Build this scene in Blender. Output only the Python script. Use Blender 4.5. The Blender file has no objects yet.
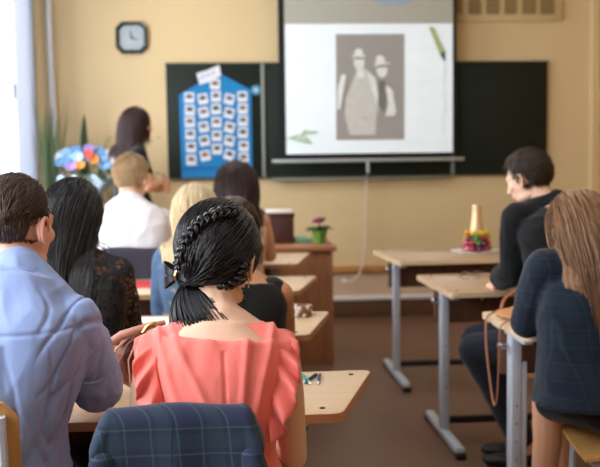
import bpy, bmesh, math, random
import numpy as np
from mathutils import Vector, Matrix, Euler, noise

random.seed(7)
RNG = np.random.default_rng(11)
SC = bpy.context.scene
COL = SC.collection
V = Vector
ZF = -.05        # height of the floor

# ------------------------------------------------------------------ materials
def lin(c):
    out = []
    for v in c[:3]:
        v = v / 255.0
        out.append(v / 12.92 if v <= 0.04045 else ((v + 0.055) / 1.055) ** 2.4)
    return tuple(out) + (1.0,)

def scale_c(c, k):
    return tuple(min(1.0, v * k) for v in c[:3]) + (1.0,)

class NT:
    def __init__(self, name):
        self.m = bpy.data.materials.new(name)
        self.m.use_nodes = True
        self.t = self.m.node_tree
        self.b = self.t.nodes['Principled BSDF']
        self.out = self.t.nodes['Material Output']
    def n(self, typ, **kw):
        nd = self.t.nodes.new(typ)
        for k, v in kw.items():
            setattr(nd, k, v)
        return nd
    def l(self, a, b):
        self.t.links.new(a, b)
    def math(self, op, a, b=None, c=None):
        nd = self.n('ShaderNodeMath', operation=op)
        for i, v in enumerate((a, b, c)):
            if v is None: continue
            if isinstance(v, (int, float)): nd.inputs[i].default_value = v
            else: self.l(v, nd.inputs[i])
        return nd.outputs[0]
    def mix(self, fac, a, b):
        nd = self.n('ShaderNodeMix', data_type='RGBA')
        if isinstance(fac, (int, float)): nd.inputs[0].default_value = fac
        else: self.l(fac, nd.inputs[0])
        for i, v in ((6, a), (7, b)):
            if isinstance(v, tuple): nd.inputs[i].default_value = v
            else: self.l(v, nd.inputs[i])
        return nd.outputs[2]
    def coord(self, which='Object', scale=(1, 1, 1)):
        tc = self.n('ShaderNodeTexCoord')
        mp = self.n('ShaderNodeMapping')
        mp.inputs['Scale'].default_value = scale
        self.l(tc.outputs[which], mp.inputs['Vector'])
        return mp.outputs['Vector']
    def noise(self, vec, scale, detail=3.0, rough=0.5):
        nd = self.n('ShaderNodeTexNoise')
        nd.inputs['Scale'].default_value = scale
        nd.inputs['Detail'].default_value = detail
        nd.inputs['Roughness'].default_value = rough
        self.l(vec, nd.inputs['Vector'])
        return nd.outputs['Fac']
    def bump(self, h, strength=0.2, dist=0.01):
        nd = self.n('ShaderNodeBump')
        nd.inputs['Strength'].default_value = strength
        nd.inputs['Distance'].default_value = dist
        self.l(h, nd.inputs['Height'])
        self.l(nd.outputs['Normal'], self.b.inputs['Normal'])

def mat(name, rgb, rough=0.6, metal=0.0, var=0.08, vscale=12.0, stretch=(1, 1, 1), bump=0.0, bscale=60.0,
        spec=0.4, emit=0.0, sheen=0.0, sss=0.0, rgb2=None, coat=0.0):
    k = NT(name)
    c = lin(rgb)
    vec = k.coord('Object', stretch)
    f = k.noise(vec, vscale)
    c2 = lin(rgb2) if rgb2 else scale_c(c, 1 - var * 2)
    c1 = c if rgb2 else scale_c(c, 1 + var)
    col = k.mix(f, c2, c1)
    k.l(col, k.b.inputs['Base Color'])
    k.b.inputs['Roughness'].default_value = rough
    k.b.inputs['Metallic'].default_value = metal
    k.b.inputs['Specular IOR Level'].default_value = spec
    if sheen:
        k.b.inputs['Sheen Weight'].default_value = sheen
    if coat:
        k.b.inputs['Coat Weight'].default_value = coat
    if sss:
        k.b.inputs['Subsurface Weight'].default_value = sss
        k.b.inputs['Subsurface Radius'].default_value = (1.0, 0.35, 0.2)
        k.b.inputs['Subsurface Scale'].default_value = 0.012
    if emit:
        k.l(col, k.b.inputs['Emission Color'])
        k.b.inputs['Emission Strength'].default_value = emit
    if bump:
        k.bump(k.noise(vec, bscale, 4), bump)
    return k.m

def wood(name, rgb, rgb2, scale=6.0, stretch=(1, 9, 9), rough=0.4, coat=0.0):
    k = NT(name)
    vec = k.coord('Object', stretch)
    f = k.noise(vec, scale, 5, 0.6)
    rp = k.n('ShaderNodeValToRGB')
    rp.color_ramp.elements[0].position = 0.35
    rp.color_ramp.elements[1].position = 0.65
    rp.color_ramp.elements[0].color = lin(rgb2)
    rp.color_ramp.elements[1].color = lin(rgb)
    k.l(f, rp.inputs[0])
    k.l(rp.outputs[0], k.b.inputs['Base Color'])
    k.b.inputs['Roughness'].default_value = rough
    k.b.inputs['Coat Weight'].default_value = coat
    k.bump(f, 0.05, 0.003)
    return k.m

def plaid(name, base, stripe, line, fx=11.0, dark=1.0):
    k = NT(name)
    vec = k.coord('Object')
    sp = k.n('ShaderNodeSeparateXYZ')
    k.l(vec, sp.inputs[0])
    u = k.math('ADD', sp.outputs[0], k.math('MULTIPLY', sp.outputs[1], 0.9))
    w = sp.outputs[2]
    def band(v, f, ph, half):
        a = k.math('FRACT', k.math('ADD', k.math('MULTIPLY', v, f), ph))
        d = k.math('ABSOLUTE', k.math('SUBTRACT', a, 0.5))
        return k.math('SMOOTH_MIN', k.math('MAXIMUM', k.math('MULTIPLY', k.math('SUBTRACT', half, d), 30.0), 0.0), 1.0, 0.1)
    col = lin(base)
    bu = k.math('MULTIPLY', band(u, fx, 0.1, 0.16), 0.30)
    bw = k.math('MULTIPLY', band(w, fx, 0.3, 0.16), 0.30)
    lu = k.math('MULTIPLY', band(u, fx * 2, 0.2, 0.05), 0.5)
    lw = k.math('MULTIPLY', band(w, fx * 2, 0.6, 0.05), 0.5)
    c = k.mix(bu, col, lin(stripe))
    c = k.mix(bw, c, lin(stripe))
    c = k.mix(lu, c, lin(line))
    c = k.mix(lw, c, lin(line))
    k.l(c, k.b.inputs['Base Color'])
    k.b.inputs['Roughness'].default_value = 0.85
    k.b.inputs['Specular IOR Level'].default_value = 0.2
    k.b.inputs['Sheen Weight'].default_value = 0.15
    k.bump(k.noise(vec, 350.0, 2), 0.15, 0.002)
    return k.m

def lace(name):
    k = NT(name)
    vec = k.coord('Object')
    vo = k.n('ShaderNodeTexVoronoi', feature='DISTANCE_TO_EDGE')
    vo.inputs['Scale'].default_value = 55.0
    k.l(vec, vo.inputs['Vector'])
    nz = k.noise(vec, 34.0, 2)
    hole = k.math('MULTIPLY', k.math('GREATER_THAN', vo.outputs['Distance'], 0.13), k.math('GREATER_THAN', nz, 0.47))
    tr = k.n('ShaderNodeBsdfTransparent')
    mx = k.n('ShaderNodeMixShader')
    k.b.inputs['Base Color'].default_value = lin((22, 20, 24))
    k.b.inputs['Roughness'].default_value = 0.8
    k.l(k.math('MULTIPLY', hole, 0.8), mx.inputs[0])
    k.l(k.b.outputs[0], mx.inputs[1])
    k.l(tr.outputs[0], mx.inputs[2])
    k.l(mx.outputs[0], k.out.inputs[0])
    return k.m

def hairmat(name, c1, c2, c3, rough=0.38, spec=0.5):
    k = NT(name)
    at = k.n('ShaderNodeAttribute', attribute_name='hv')
    rp = k.n('ShaderNodeValToRGB')
    e = rp.color_ramp.elements
    e[0].color = lin(c1); e[1].color = lin(c3)
    m = e.new(0.5); m.color = lin(c2)
    k.l(at.outputs['Fac'], rp.inputs[0])
    k.l(rp.outputs[0], k.b.inputs['Base Color'])
    k.b.inputs['Roughness'].default_value = rough
    k.b.inputs['Specular IOR Level'].default_value = spec
    return k.m

# ------------------------------------------------------------------ mesh building
def perp(d):
    d = d.normalized()
    a = V((0, 0, 1)) if abs(d.z) < 0.9 else V((1, 0, 0))
    x = d.cross(a).normalized()
    return x, d.cross(x).normalized()

class MB:
    def __init__(self):
        self.v = []; self.f = []
    def add(self, vs, fs):
        o = len(self.v)
        self.v += [tuple(p) for p in vs]
        self.f += [tuple(i + o for i in f) for f in fs]
        return self
    def box(self, lo, hi, M=None):
        vs = [V((x, y, z)) for z in (lo[2], hi[2]) for y in (lo[1], hi[1]) for x in (lo[0], hi[0])]
        if M is not None: vs = [M @ p for p in vs]
        return self.add(vs, [(0, 2, 3, 1), (4, 5, 7, 6), (0, 1, 5, 4), (2, 6, 7, 3), (0, 4, 6, 2), (1, 3, 7, 5)])
    def rings(self, rs, closed_ends=True, cyclic=False):
        n = len(rs[0]); vs = [p for r in rs for p in r]; fs = []
        m = len(rs)
        for i in range(m if cyclic else m - 1):
            a, b = i * n, ((i + 1) % m) * n
            for j in range(n):
                k = (j + 1) % n
                fs.append((a + j, a + k, b + k, b + j))
        if closed_ends and not cyclic:
            fs.append(tuple(range(n - 1, -1, -1)))
            fs.append(tuple((m - 1) * n + j for j in range(n)))
        return self.add(vs, fs)
    def tube(self, pts, r, sides=8, closed=False, flat=1.0):
        pts = [V(p) for p in pts]
        if not isinstance(r, (list, tuple)): r = [r] * len(pts)
        rs = []; x = None; n = len(pts)
        for i, p in enumerate(pts):
            if closed: t = pts[(i + 1) % n] - pts[i - 1]
            else: t = pts[min(i + 1, n - 1)] - pts[max(i - 1, 0)]
            if t.length < 1e-9: t = V((0, 0, 1))
            t.normalize()
            if x is None: x, y = perp(t)
            else:
                x = (x - t * x.dot(t))
                if x.length < 1e-6: x, y = perp(t)
                x.normalize(); y = t.cross(x)
            rs.append([p + (x * math.cos(a) + y * math.sin(a) * flat) * r[i] for a in [2 * math.pi * j / sides for j in range(sides)]])
        return self.rings(rs, True, closed)
    def ell(self, c, rad, M=None, nu=16, nv=10):
        c = V(c); M = M or Matrix.Identity(3)
        vs = [c + M @ V((0, 0, -rad[2]))]; fs = []
        for i in range(1, nv):
            th = -math.pi / 2 + math.pi * i / nv
            for j in range(nu):
                ph = 2 * math.pi * j / nu
                vs.append(c + M @ V((rad[0] * math.cos(th) * math.cos(ph), rad[1] * math.cos(th) * math.sin(ph), rad[2] * math.sin(th))))
        vs.append(c + M @ V((0, 0, rad[2])))
        for j in range(nu):
            k = (j + 1) % nu
            fs.append((0, 1 + k, 1 + j))
            for i in range(nv - 2):
                a = 1 + i * nu; b = a + nu
                fs.append((a + j, a + k, b + k, b + j))
            a = 1 + (nv - 2) * nu
            fs.append((a + j, a + k, len(vs) - 1))
        return self.add(vs, fs)
    def cap(self, p0, r0, p1, r1, sides=12, ends=(True, True)):
        p0 = V(p0); p1 = V(p1)
        if (p1 - p0).length > 1e-6: self.tube([p0, p1], [r0, r1], sides)
        if ends[0]: self.ell(p0, (r0,) * 3, nu=sides, nv=8)
        if ends[1]: self.ell(p1, (r1,) * 3, nu=sides, nv=8)
        return self
    def chain(self, pts, rad, sides=12):
        for i in range(len(pts) - 1):
            self.cap(pts[i], rad[i], pts[i + 1], rad[i + 1], sides)
        return self
    def loft(self, secs, sides=24, ex=2.3):
        rs = []
        for c, X, Y, a, b in secs:
            ring = []
            for j in range(sides):
                t = 2 * math.pi * j / sides
                ct, st = math.cos(t), math.sin(t)
                ring.append(V(c) + X * (a * math.copysign(abs(ct) ** (2 / ex), ct)) + Y * (b * math.copysign(abs(st) ** (2 / ex), st)))
            rs.append(ring)
        return self.rings(rs)
    def lathe(self, prof, c=(0, 0, 0), sides=20, M=None):
        rs = []
        c = V(c)
        for r, z in prof:
            rs.append([c + ((M @ V((r * math.cos(2 * math.pi * j / sides), r * math.sin(2 * math.pi * j / sides), z))) if M else
                       V((r * math.cos(2 * math.pi * j / sides), r * math.sin(2 * math.pi * j / sides), z))) for j in range(sides)])
        return self.rings(rs)
    def prism(self, poly, z0, z1, M=None):
        n = len(poly)
        vs = [V((x, y, z0)) for x, y in poly] + [V((x, y, z1)) for x, y in poly]
        if M is not None: vs = [M @ p for p in vs]
        fs = [tuple(range(n - 1, -1, -1)), tuple(range(n, 2 * n))] + [(i, (i + 1) % n, n + (i + 1) % n, n + i) for i in range(n)]
        return self.add(vs, fs)
    def mesh(self, name='mesh'):
        me = bpy.data.meshes.new(name)
        me.from_pydata(self.v, [], self.f)
        me.update()
        return me
    def build(self, name, m, parent=None, smooth=True, bevel=0.0, seg=2, auto=True):
        me = self.mesh(name)
        bm = bmesh.new(); bm.from_mesh(me)
        bmesh.ops.recalc_face_normals(bm, faces=bm.faces)
        if bevel:
            bmesh.ops.bevel(bm, geom=list(bm.edges), offset=bevel, segments=seg, affect='EDGES', profile=0.5, clamp_overlap=True)
        if smooth and auto:
            for e in bm.edges:
                if len(e.link_faces) == 2 and e.calc_face_angle(0) > 0.7: e.smooth = False
        bm.to_mesh(me); bm.free()
        return link(name, me, m, parent, smooth)

def link(name, me, m, parent=None, smooth=True):
    o = bpy.data.objects.new(name, me)
    COL.objects.link(o)
    me.name = name
    if m is not None: me.materials.append(m)
    if smooth:
        me.polygons.foreach_set('use_smooth', [True] * len(me.polygons))
    if parent is not None: o.parent = parent
    return o

def fuse(mb, voxel, iters=4, fac=0.5):
    """one continuous skin over all the overlapping shapes of mb"""
    me = mb.mesh('raw')
    bm = bmesh.new(); bm.from_mesh(me)
    bmesh.ops.recalc_face_normals(bm, faces=bm.faces)
    bm.to_mesh(me); bm.free()
    o = bpy.data.objects.new('raw', me); COL.objects.link(o)
    r = o.modifiers.new('r', 'REMESH'); r.mode = 'VOXEL'; r.voxel_size = voxel; r.adaptivity = 0
    if iters:
        s = o.modifiers.new('s', 'SMOOTH'); s.factor = fac; s.iterations = iters
    dg = bpy.context.evaluated_depsgraph_get()
    out = bpy.data.meshes.new_from_object(o.evaluated_get(dg))
    bpy.data.objects.remove(o); bpy.data.meshes.remove(me)
    out.materials.clear()
    return out

def displace(me, fn):
    n = len(me.vertices)
    co = np.empty(n * 3); no = np.empty(n * 3)
    me.vertices.foreach_get('co', co); me.vertices.foreach_get('normal', no)
    co = co.reshape(-1, 3); no = no.reshape(-1, 3)
    d = np.array([fn(co[i], no[i]) for i in range(n)])
    co = co + no * d[:, None]
    me.vertices.foreach_set('co', co.reshape(-1)); me.update()

def wrinkle(amp, sc=(9, 9, 4), extra=None, seed=0.0):
    def fn(p, n):
        q = V((p[0] * sc[0] + seed, p[1] * sc[1], p[2] * sc[2]))
        a = noise.noise(q)
        r = 1 - 2 * abs(noise.noise(q * 1.7 + V((3.1, seed, 0))))
        d = amp * (0.7 * a + 0.6 * r + 0.15)
        if extra: d += extra(p, n)
        return d
    return fn

def tag(o, label=None, cat=None, group=None, kind=None):
    if label: o['label'] = label
    if cat: o['category'] = cat
    if group: o['group'] = group
    if kind: o['kind'] = kind
    return o

def thing(name, label, cat, loc=(0, 0, 0), rz=0.0, group=None):
    o = bpy.data.objects.new(name, None)
    o.empty_display_size = 0.1
    COL.objects.link(o)
    o.location = loc; o.rotation_euler = (0, 0, rz)
    return tag(o, label, cat, group)

def struct(o):
    o['kind'] = 'structure'
    return o
# ------------------------------------------------------------------ palette
M_WALL = mat('wall_paint', (222, 198, 154), 0.75, var=0.03, vscale=1.3, bump=0.04, bscale=120)
M_WALLLOW = mat('lower_wall_paint', (212, 186, 160), 0.7, var=0.03, vscale=2.0)
M_CEIL = mat('ceiling_paint', (235, 232, 225), 0.9, var=0.02)
M_SKIRT = mat('skirting_brown', (98, 68, 54), 0.5, var=0.1)
M_WHITE = mat('white_gloss', (228, 230, 236), 0.35, var=0.02)
M_FRAMEW = mat('window_frame_white', (218, 224, 240), 0.35, var=0.02)
M_RAIL = wood('rail_wood', (196, 146, 88), (178, 124, 70), 4.0)
M_BOARD = mat('chalkboard_green', (20, 31, 24), 0.55, var=0.12, vscale=5.0, spec=0.3)
M_BOARDFR = mat('board_frame', (150, 156, 148), 0.5, metal=0.3, var=0.05)
M_GREYMET = mat('grey_painted_steel', (190, 197, 210), 0.4, var=0.05, spec=0.5)
M_DARKMET = mat('dark_steel', (48, 44, 46), 0.5, metal=0.4, var=0.1)
M_BIRCH = wood('pale_birch_laminate', (226, 200, 168), (216, 186, 150), 5.0, (1.2, 14, 14), 0.32)
M_BEECH = wood('beech_laminate', (190, 160, 128), (176, 144, 110), 5.0, (1.2, 14, 14), 0.28)
M_EDGE = mat('desk_edge', (190, 140, 104), 0.5)
M_PANEL = wood('modesty_panel_wood', (124, 88, 64), (106, 72, 52), 4.0, (8, 1, 1), 0.5)
M_TDESK = wood('teacher_desk_wood', (182, 128, 92), (164, 110, 78), 4.0, (9, 9, 1), 0.45)
M_PLY = wood('birch_plywood', (206, 160, 98), (188, 138, 78), 5.0, (10, 10, 1), 0.35, 0.2)
M_BLACKPL = mat('black_plastic', (24, 24, 26), 0.45)
M_CHROME = mat('chrome', (200, 200, 205), 0.2, metal=1.0, var=0.02)
M_GOLD = mat('gold_metal', (225, 190, 120), 0.25, metal=1.0, var=0.05)
M_PAPER = mat('white_paper', (240, 240, 238), 0.8, var=0.02)

def floor_mat():
    k = NT('brown_linoleum')
    vec = k.coord('Object')
    f1 = k.noise(vec, 1.2, 4)
    f2 = k.noise(k.coord('Object', (60, 1.5, 1)), 2.0, 5)
    c = k.mix(f1, lin((104, 72, 57)), lin((124, 90, 71)))
    c = k.mix(k.math('MULTIPLY', f2, 0.35), c, lin((86, 58, 46)))
    k.l(c, k.b.inputs['Base Color'])
    k.b.inputs['Roughness'].default_value = 0.42
    k.bump(f2, 0.04, 0.003)
    return k.m
M_FLOOR = floor_mat()

# ------------------------------------------------------------------ the room
XL, XR, YB, YF, ZC = -1.56, 3.34, -1.6, 8.66, 3.15
def box_obj(name, lo, hi, m, parent=None, bevel=0.0):
    return MB().box(lo, hi).build(name, m, parent, smooth=bool(bevel), bevel=bevel)

struct(box_obj('floor', (XL - .3, YB - .2, ZF - .1), (XR + .2, YF + .2, ZF), M_FLOOR))
struct(box_obj('ceiling', (XL - .3, YB - .2, ZC), (XR + .2, YF + .2, ZC + .1), M_CEIL))
struct(box_obj('wall_front', (XL - .3, YF, ZF), (XR + .2, YF + .15, ZC), M_WALL))
struct(box_obj('wall_right', (XR, YB, ZF), (XR + .15, YF, ZC), mat('wall_shade_ochre', (186, 148, 88), .75, var=.03)))  # dimness and warm bounce of the right side put into this wall's colour
struct(box_obj('wall_back', (XL - .3, YB - .15, ZF), (XR + .2, YB, ZC), M_WALL))
# the lower, paler band of the front wall under the wooden rail
struct(box_obj('trim_1', (XL, YF - .012, .135), (XR, YF, .345), M_WALLLOW))
struct(box_obj('trim_2', (XL, YF - .045, .345), (XR, YF, .402), M_RAIL, bevel=.006))
struct(box_obj('trim_3', (XL, YF - .05, .10), (XR, YF, .135), M_WHITE, bevel=.006))
struct(box_obj('baseboard_front', (XL, YF - .035, ZF), (XR, YF, .10), M_SKIRT, bevel=.004))
struct(box_obj('baseboard_right', (XR - .02, YB, ZF), (XR, YF - .05, .10), M_SKIRT, bevel=.004))
# a shallow pilaster in the far right corner
struct(box_obj('trim_4', (XR - .06, YF - .06, .402), (XR, YF, ZC), M_WALL))

# window wall on the left: three tall windows between piers
WINS = [(6.35, 8.46), (3.25, 5.35), (0.55, 2.65)]
Z0, Z1 = 0.92, 2.95
lw = MB()
lw.box((XL - .3, YB, ZF), (XL, YF, Z0)).box((XL - .3, YB, Z1), (XL, YF, ZC))
ys = [YB] + [v for a, b in sorted(WINS) for v in (a, b)] + [YF]
for i in range(0, len(ys), 2):
    lw.box((XL - .3, ys[i], Z0), (XL, ys[i + 1], Z1))
struct(lw.build('wall_left', M_WALL, smooth=False))
def glass_mat():
    k = NT('window_glass')
    tr = k.n('ShaderNodeBsdfTransparent'); gl = k.n('ShaderNodeBsdfGlossy'); mx = k.n('ShaderNodeMixShader')
    gl.inputs['Roughness'].default_value = 0.05
    mx.inputs[0].default_value = 0.06
    k.l(tr.outputs[0], mx.inputs[1]); k.l(gl.outputs[0], mx.inputs[2]); k.l(mx.outputs[0], k.out.inputs[0])
    return k.m
M_GLASS = glass_mat()
for i, (a, b) in enumerate(WINS):
    w = thing('window_%d' % (i + 1), None, None, (XL, (a + b) / 2, Z0)); struct(w)
    h = (b - a) / 2; H = Z1 - Z0
    fr = MB()
    for lo, hi in (((-.22, -h, 0), (-.10, -h + .09, H)), ((-.22, h - .09, 0), (-.10, h, H)),
                   ((-.22, -h + .09, 0), (-.10, h - .09, .09)), ((-.22, -h + .09, H - .09), (-.10, h - .09, H)),
                   ((-.20, -.05, .09), (-.11, .05, H - .09))):
        fr.box(lo, hi)
    # white lining of the deep reveal and its face casing
    fr.box((-.10, h - .025, 0), (.012, h, H)).box((-.10, -h, 0), (.012, -h + .025, H)).box((-.10, -h + .025, H - .025), (.012, h - .025, H))
    fr.box((0.001, h, -.02), (.02, h + .10, H + .1)).box((0.001, -h - .12, -.02), (.02, -h, H + .1))
    f = fr.build('window_frame', M_FRAMEW, w, bevel=.006)
    MB().box((-.165, -h + .09, .09), (-.155, h - .09, H - .09)).build('pane', M_GLASS, w, smooth=False)
    MB().box((-.10, -h - .05, -.04), (.16, h + .05, -.001)).build('window_sill', M_WHITE, w, bevel=.01)
    hd = MB().box((-.10, h - .06, .95), (-.085, h - .03, 1.07)).tube([(-.07, h - .045, 1.04), (-.07, h - .045, .92)], .009)
    hd.cap((-.09, h - .045, 1.04), .008, (-.07, h - .045, 1.04), .008)
    hd.build('handle', M_DARKMET, w)

def curtain_mat():
    k = NT('sheer_curtain')
    tr = k.n('ShaderNodeBsdfTranslucent'); df = k.n('ShaderNodeBsdfDiffuse'); mx = k.n('ShaderNodeMixShader')
    tr.inputs[0].default_value = lin((186, 188, 194)); df.inputs[0].default_value = lin((206, 214, 230)); mx.inputs[0].default_value = .55
    k.l(tr.outputs[0], mx.inputs[1]); k.l(df.outputs[0], mx.inputs[2]); k.l(mx.outputs[0], k.out.inputs[0])
    return k.m
cu_ = thing('curtain', 'pale sheer curtain hanging at the far end of the left window', 'curtain', (XL + .05, 8.10, .95))
rs = []
for i in range(41):
    y = -.36 + .80 * i / 40; x = .012 * math.sin(i * .95)
    rs.append([V((x, y, 0)), V((x, y, 2.02)), V((x + .003, y, 2.02)), V((x + .003, y, 0))])
MB().rings(rs).build('curtain_cloth', curtain_mat(), cu_)
MB().tube([(0, -.40, 2.03), (0, .48, 2.03)], .010, 8).build('rod', M_WHITE, cu_)
for yy in (-.36, .45):
    MB().box((-.05, yy - .01, 2.02), (.0, yy + .01, 2.04)).build('rod_bracket', M_WHITE, cu_)
# heating pipe
p = thing('heating_pipe', 'white vertical heating pipe on the front wall by the window', 'pipe', (-1.365, 8.60, 0))
MB().tube([(-.025, 0, ZC), (-.02, 0, 2.4), (0, 0, 1.3), (.005, 0, .15)], .024, 12).build('pipe', M_WHITE, p)
for z in (.6, 1.6, 2.3):
    MB().tube([(-.012, 0, z), (-.012, .045, z)], .012).build('bracket', M_GREYMET, p)

# ------------------------------------------------------------------ chalkboard
cb = thing('chalkboard', 'long dark green chalkboard on the front wall, half hidden by the projection screen', 'chalkboard', (1.22, YF, 1.19))
def cbox(name, x0, x1, z0, z1, y0, y1, m, par=None, bev=.003):
    return MB().box((x0 - 1.22, y0 - YF, z0 - 1.19), (x1 - 1.22, y1 - YF, z1 - 1.19)).build(name, m, par or cb, bevel=bev)
for a, b in ((-.43, .375), (.405, 2.03), (2.05, 2.885)):
    cbox('board_panel', a, b, 1.195, 2.155, 8.625, 8.655, M_BOARD)
for x in (.39, 2.04):
    cbox('divider', x - .014, x + .014, 1.19, 2.16, 8.61, 8.65, M_BOARDFR)
for z in (1.187, 2.16):
    cbox('frame_strip', -.435, 2.89, z - .008, z + .008, 8.615, 8.655, mat('board_edge', (40, 50, 44), .5))
cbox('chalk_tray', .45, 2.0, 1.165, 1.18, 8.55, 8.65, M_BOARDFR)

# ------------------------------------------------------------------ class photo poster on the board
M_BLUE = mat('poster_blue', (22, 128, 192), 0.7, var=0.06, vscale=3)
M_BLUE2 = mat('poster_fold_blue', (20, 92, 170), 0.7)
M_CARD = mat('card_white', (226, 230, 240), 0.6, var=0.02)
M_PHOTOS = [mat('card_photo_%s' % n, c, .6, var=.35, vscale=60) for n, c in (('grey', (96, 100, 112)), ('brown', (128, 98, 88)), ('dark', (58, 56, 64)))]
po = thing('photo_poster', 'blue house shaped paper poster covered with rows of small white photo cards', 'poster', (-.015, 8.618, 1.19))
def flat(poly, y, th=.002):
    m = MB()
    vs = [(x + .015, y, z - 1.19) for x, z in poly]; n = len(vs)
    m.add(vs + [(a, y + th, c) for a, b, c in vs], [tuple(range(n)), tuple(range(2 * n - 1, n - 1, -1))] + [(i, n + i, n + (i + 1) % n, (i + 1) % n) for i in range(n)])
    return m
flat([(-.322, 1.90), (.01, 2.088), (.291, 1.935), (.29, 1.192), (-.315, 1.192)], 0).build('backing_sheet', M_BLUE, po, smooth=False)
flat([(-.316, 1.285), (.291, 1.285), (.291, 1.265), (-.316, 1.265)], -.003).build('folded_edge', M_BLUE2, po, smooth=False)
CARDS = [[(-0.236, 1.876), (-0.234, 1.77), (-0.236, 1.669), (-0.234, 1.564), (-0.23, 1.455), (-0.23, 1.346)],
 [(-0.121, 1.864), (-0.117, 1.749), (-0.119, 1.627), (-0.115, 1.509), (-0.111, 1.383)],
 [(-0.015, 1.987), (-0.01, 1.883), (-0.012, 1.777), (-0.01, 1.664), (-0.01, 1.55), (-0.01, 1.437)],
 [(0.103, 1.86), (0.099, 1.742), (0.101, 1.62), (0.097, 1.506), (0.094, 1.387)],
 [(0.215, 1.881), (0.216, 1.777), (0.216, 1.675), (0.214, 1.573), (0.219, 1.459), (0.217, 1.358)]]
TILT = [.02, .22, 0, -.28, .0]
for ci, c in enumerate(CARDS):
    for ri, (x, z) in enumerate(c):
        t = TILT[ci] + random.uniform(-.05, .05)
        def rot(pts):
            return [(x + a * math.cos(t) - b * math.sin(t), z + a * math.sin(t) + b * math.cos(t)) for a, b in pts]
        cd = flat(rot([(-.042, -.044), (.042, -.044), (.042, .044), (-.042, .044)]), -.006, .003).build('card', M_CARD, po, smooth=False)
        flat(rot([(-.026, -.008), (.026, -.008), (.026, .026), (-.026, .026)]), -.0075, .0012).build('photo', M_PHOTOS[(ci * 2 + ri * 5) % 3], cd, smooth=False)
bn = flat([(-.171, 2.078), (-.08, 2.105), (.023, 2.149), (.037, 2.059), (-.064, 2.006), (-.146, 1.984)], -.012).build('title_banner', M_CARD, po, smooth=False)
sq = MB()
for k in range(3):   # the hand-lettered squiggles of the banner
    c0 = V((-.105 + .045 * k, -.0135, 2.045 + .017 * k - 1.19))
    sq.tube([c0 + V((.012 * math.cos(a) , 0, .02 * math.sin(a * 1.5))) for a in [i * .6 for i in range(9)]], .003, 5)
sq.build('lettering', mat('banner_ink', (90, 100, 170), .6), bn)
ro = thing('paper_rosette', 'small pale blue paper rosette pinned on the chalkboard right of the poster', 'decoration', (.332, 8.62, 1.935))
MB().tube([(.033 * math.cos(a) * (1 + .15 * math.sin(6 * a)), -.008, .033 * math.sin(a) * (1 + .15 * math.sin(6 * a))) for a in [2 * math.pi * i / 36 for i in range(36)]], .010, 6, True).build('petal_ring', mat('rosette_blue', (80, 150, 190), .7), ro)
MB().ell((0, -.008, 0), (.022, .01, .022)).build('centre', mat('rosette_pale', (190, 215, 225), .7), ro)

# ------------------------------------------------------------------ projection screen
M_SCRB = mat('screen_black_border', (16, 17, 20), 0.7)
M_SCRF = mat('screen_fabric', (182, 182, 172), 0.8, var=.01)
def slide_mat():
    k = NT('projected_slide')
    vec = k.coord('Object', (1.2, 1, 5))
    c = k.mix(k.noise(vec, 3.0, 4), lin((206, 219, 229)), lin((232, 240, 245)))
    k.l(c, k.b.inputs['Base Color']); k.l(c, k.b.inputs['Emission Color'])
    k.b.inputs['Base Color'].default_value = lin((225, 232, 238))
    k.b.inputs['Emission Strength'].default_value = 0.34
    k.b.inputs['Roughness'].default_value = 0.9
    return k.m
M_SLIDE = slide_mat()
def em(name, c, e=.38, var=.03, vs=20):
    return mat(name, c, .9, emit=e, var=var, vscale=vs, spec=.1)
ps = thing('projection_screen', 'white pull-down projection screen with black borders showing a grey photo slide', 'screen', (1.28, 8.50, 1.36))
def sflat(poly, y, th=.002):
    m = MB(); vs = [(x - 1.28, y, z - 1.36) for x, z in poly]; n = len(vs)
    return m.add(vs + [(a, y + th, c) for a, b, c in vs], [tuple(range(n)), tuple(range(2 * n - 1, n - 1, -1))] + [(i, n + i, n + (i + 1) % n, (i + 1) % n) for i in range(n)])
def rect(x0, x1, z0, z1): return [(x0, z0), (x1, z0), (x1, z1), (x0, z1)]
sflat(rect(.522, 2.045, 1.355, 3.0), .004, .003).build('border', M_SCRB, ps, smooth=False)
sflat(rect(.575, 2.015, 1.385, 3.0), 0).build('fabric', M_SCRF, ps, smooth=False)
sl = sflat(rect(.580, 2.010, 1.385, 2.475), -.003).build('projected_slide', M_SLIDE, ps, smooth=False)
M_PG = em('slide_photo_grey', (140, 136, 132), .42, .04, 30)
M_PL = em('slide_figure_pale', (206, 208, 208), .38, .14, 22)
M_PD = em('slide_figure_grey', (182, 180, 176), .4, .1, 22)
M_PK = em('slide_figure_dark', (110, 106, 102), .4, .1)
sflat([(1.008, 2.391), (1.594, 2.391), (1.590, 1.498), (1.003, 1.498)], -.006).build('slide_photo', M_PG, sl, smooth=False)
def oval(cx, cz, a, b, t=0, n=20):
    return [(cx + a * math.cos(i * 2 * math.pi / n) * math.cos(t) - b * math.sin(i * 2 * math.pi / n) * math.sin(t),
             cz + a * math.cos(i * 2 * math.pi / n) * math.sin(t) + b * math.sin(i * 2 * math.pi / n) * math.cos(t)) for i in range(n)]
def sfig(polys, name, m, y=-.009):
    a = MB()
    for i, p in enumerate(polys):
        t = sflat(p, y - .0006 * i); a.add(t.v, t.f)
    return a.build(name, m, sl, smooth=False)
sfig([[(1.175, 2.065), (1.19, 2.11), (1.24, 2.11), (1.306, 2.064), (1.353, 1.947), (1.372, 1.806), (1.345, 1.66), (1.30, 1.66), (1.25, 1.70), (1.12, 1.66), (1.077, 1.714), (1.09, 1.855), (1.13, 1.948)]], 'slide_figure', M_PD)
sfig([[(1.08, 1.70), (1.345, 1.68), (1.339, 1.54), (1.12, 1.54)]], 'slide_skirt', M_PD, -.0095)
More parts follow.
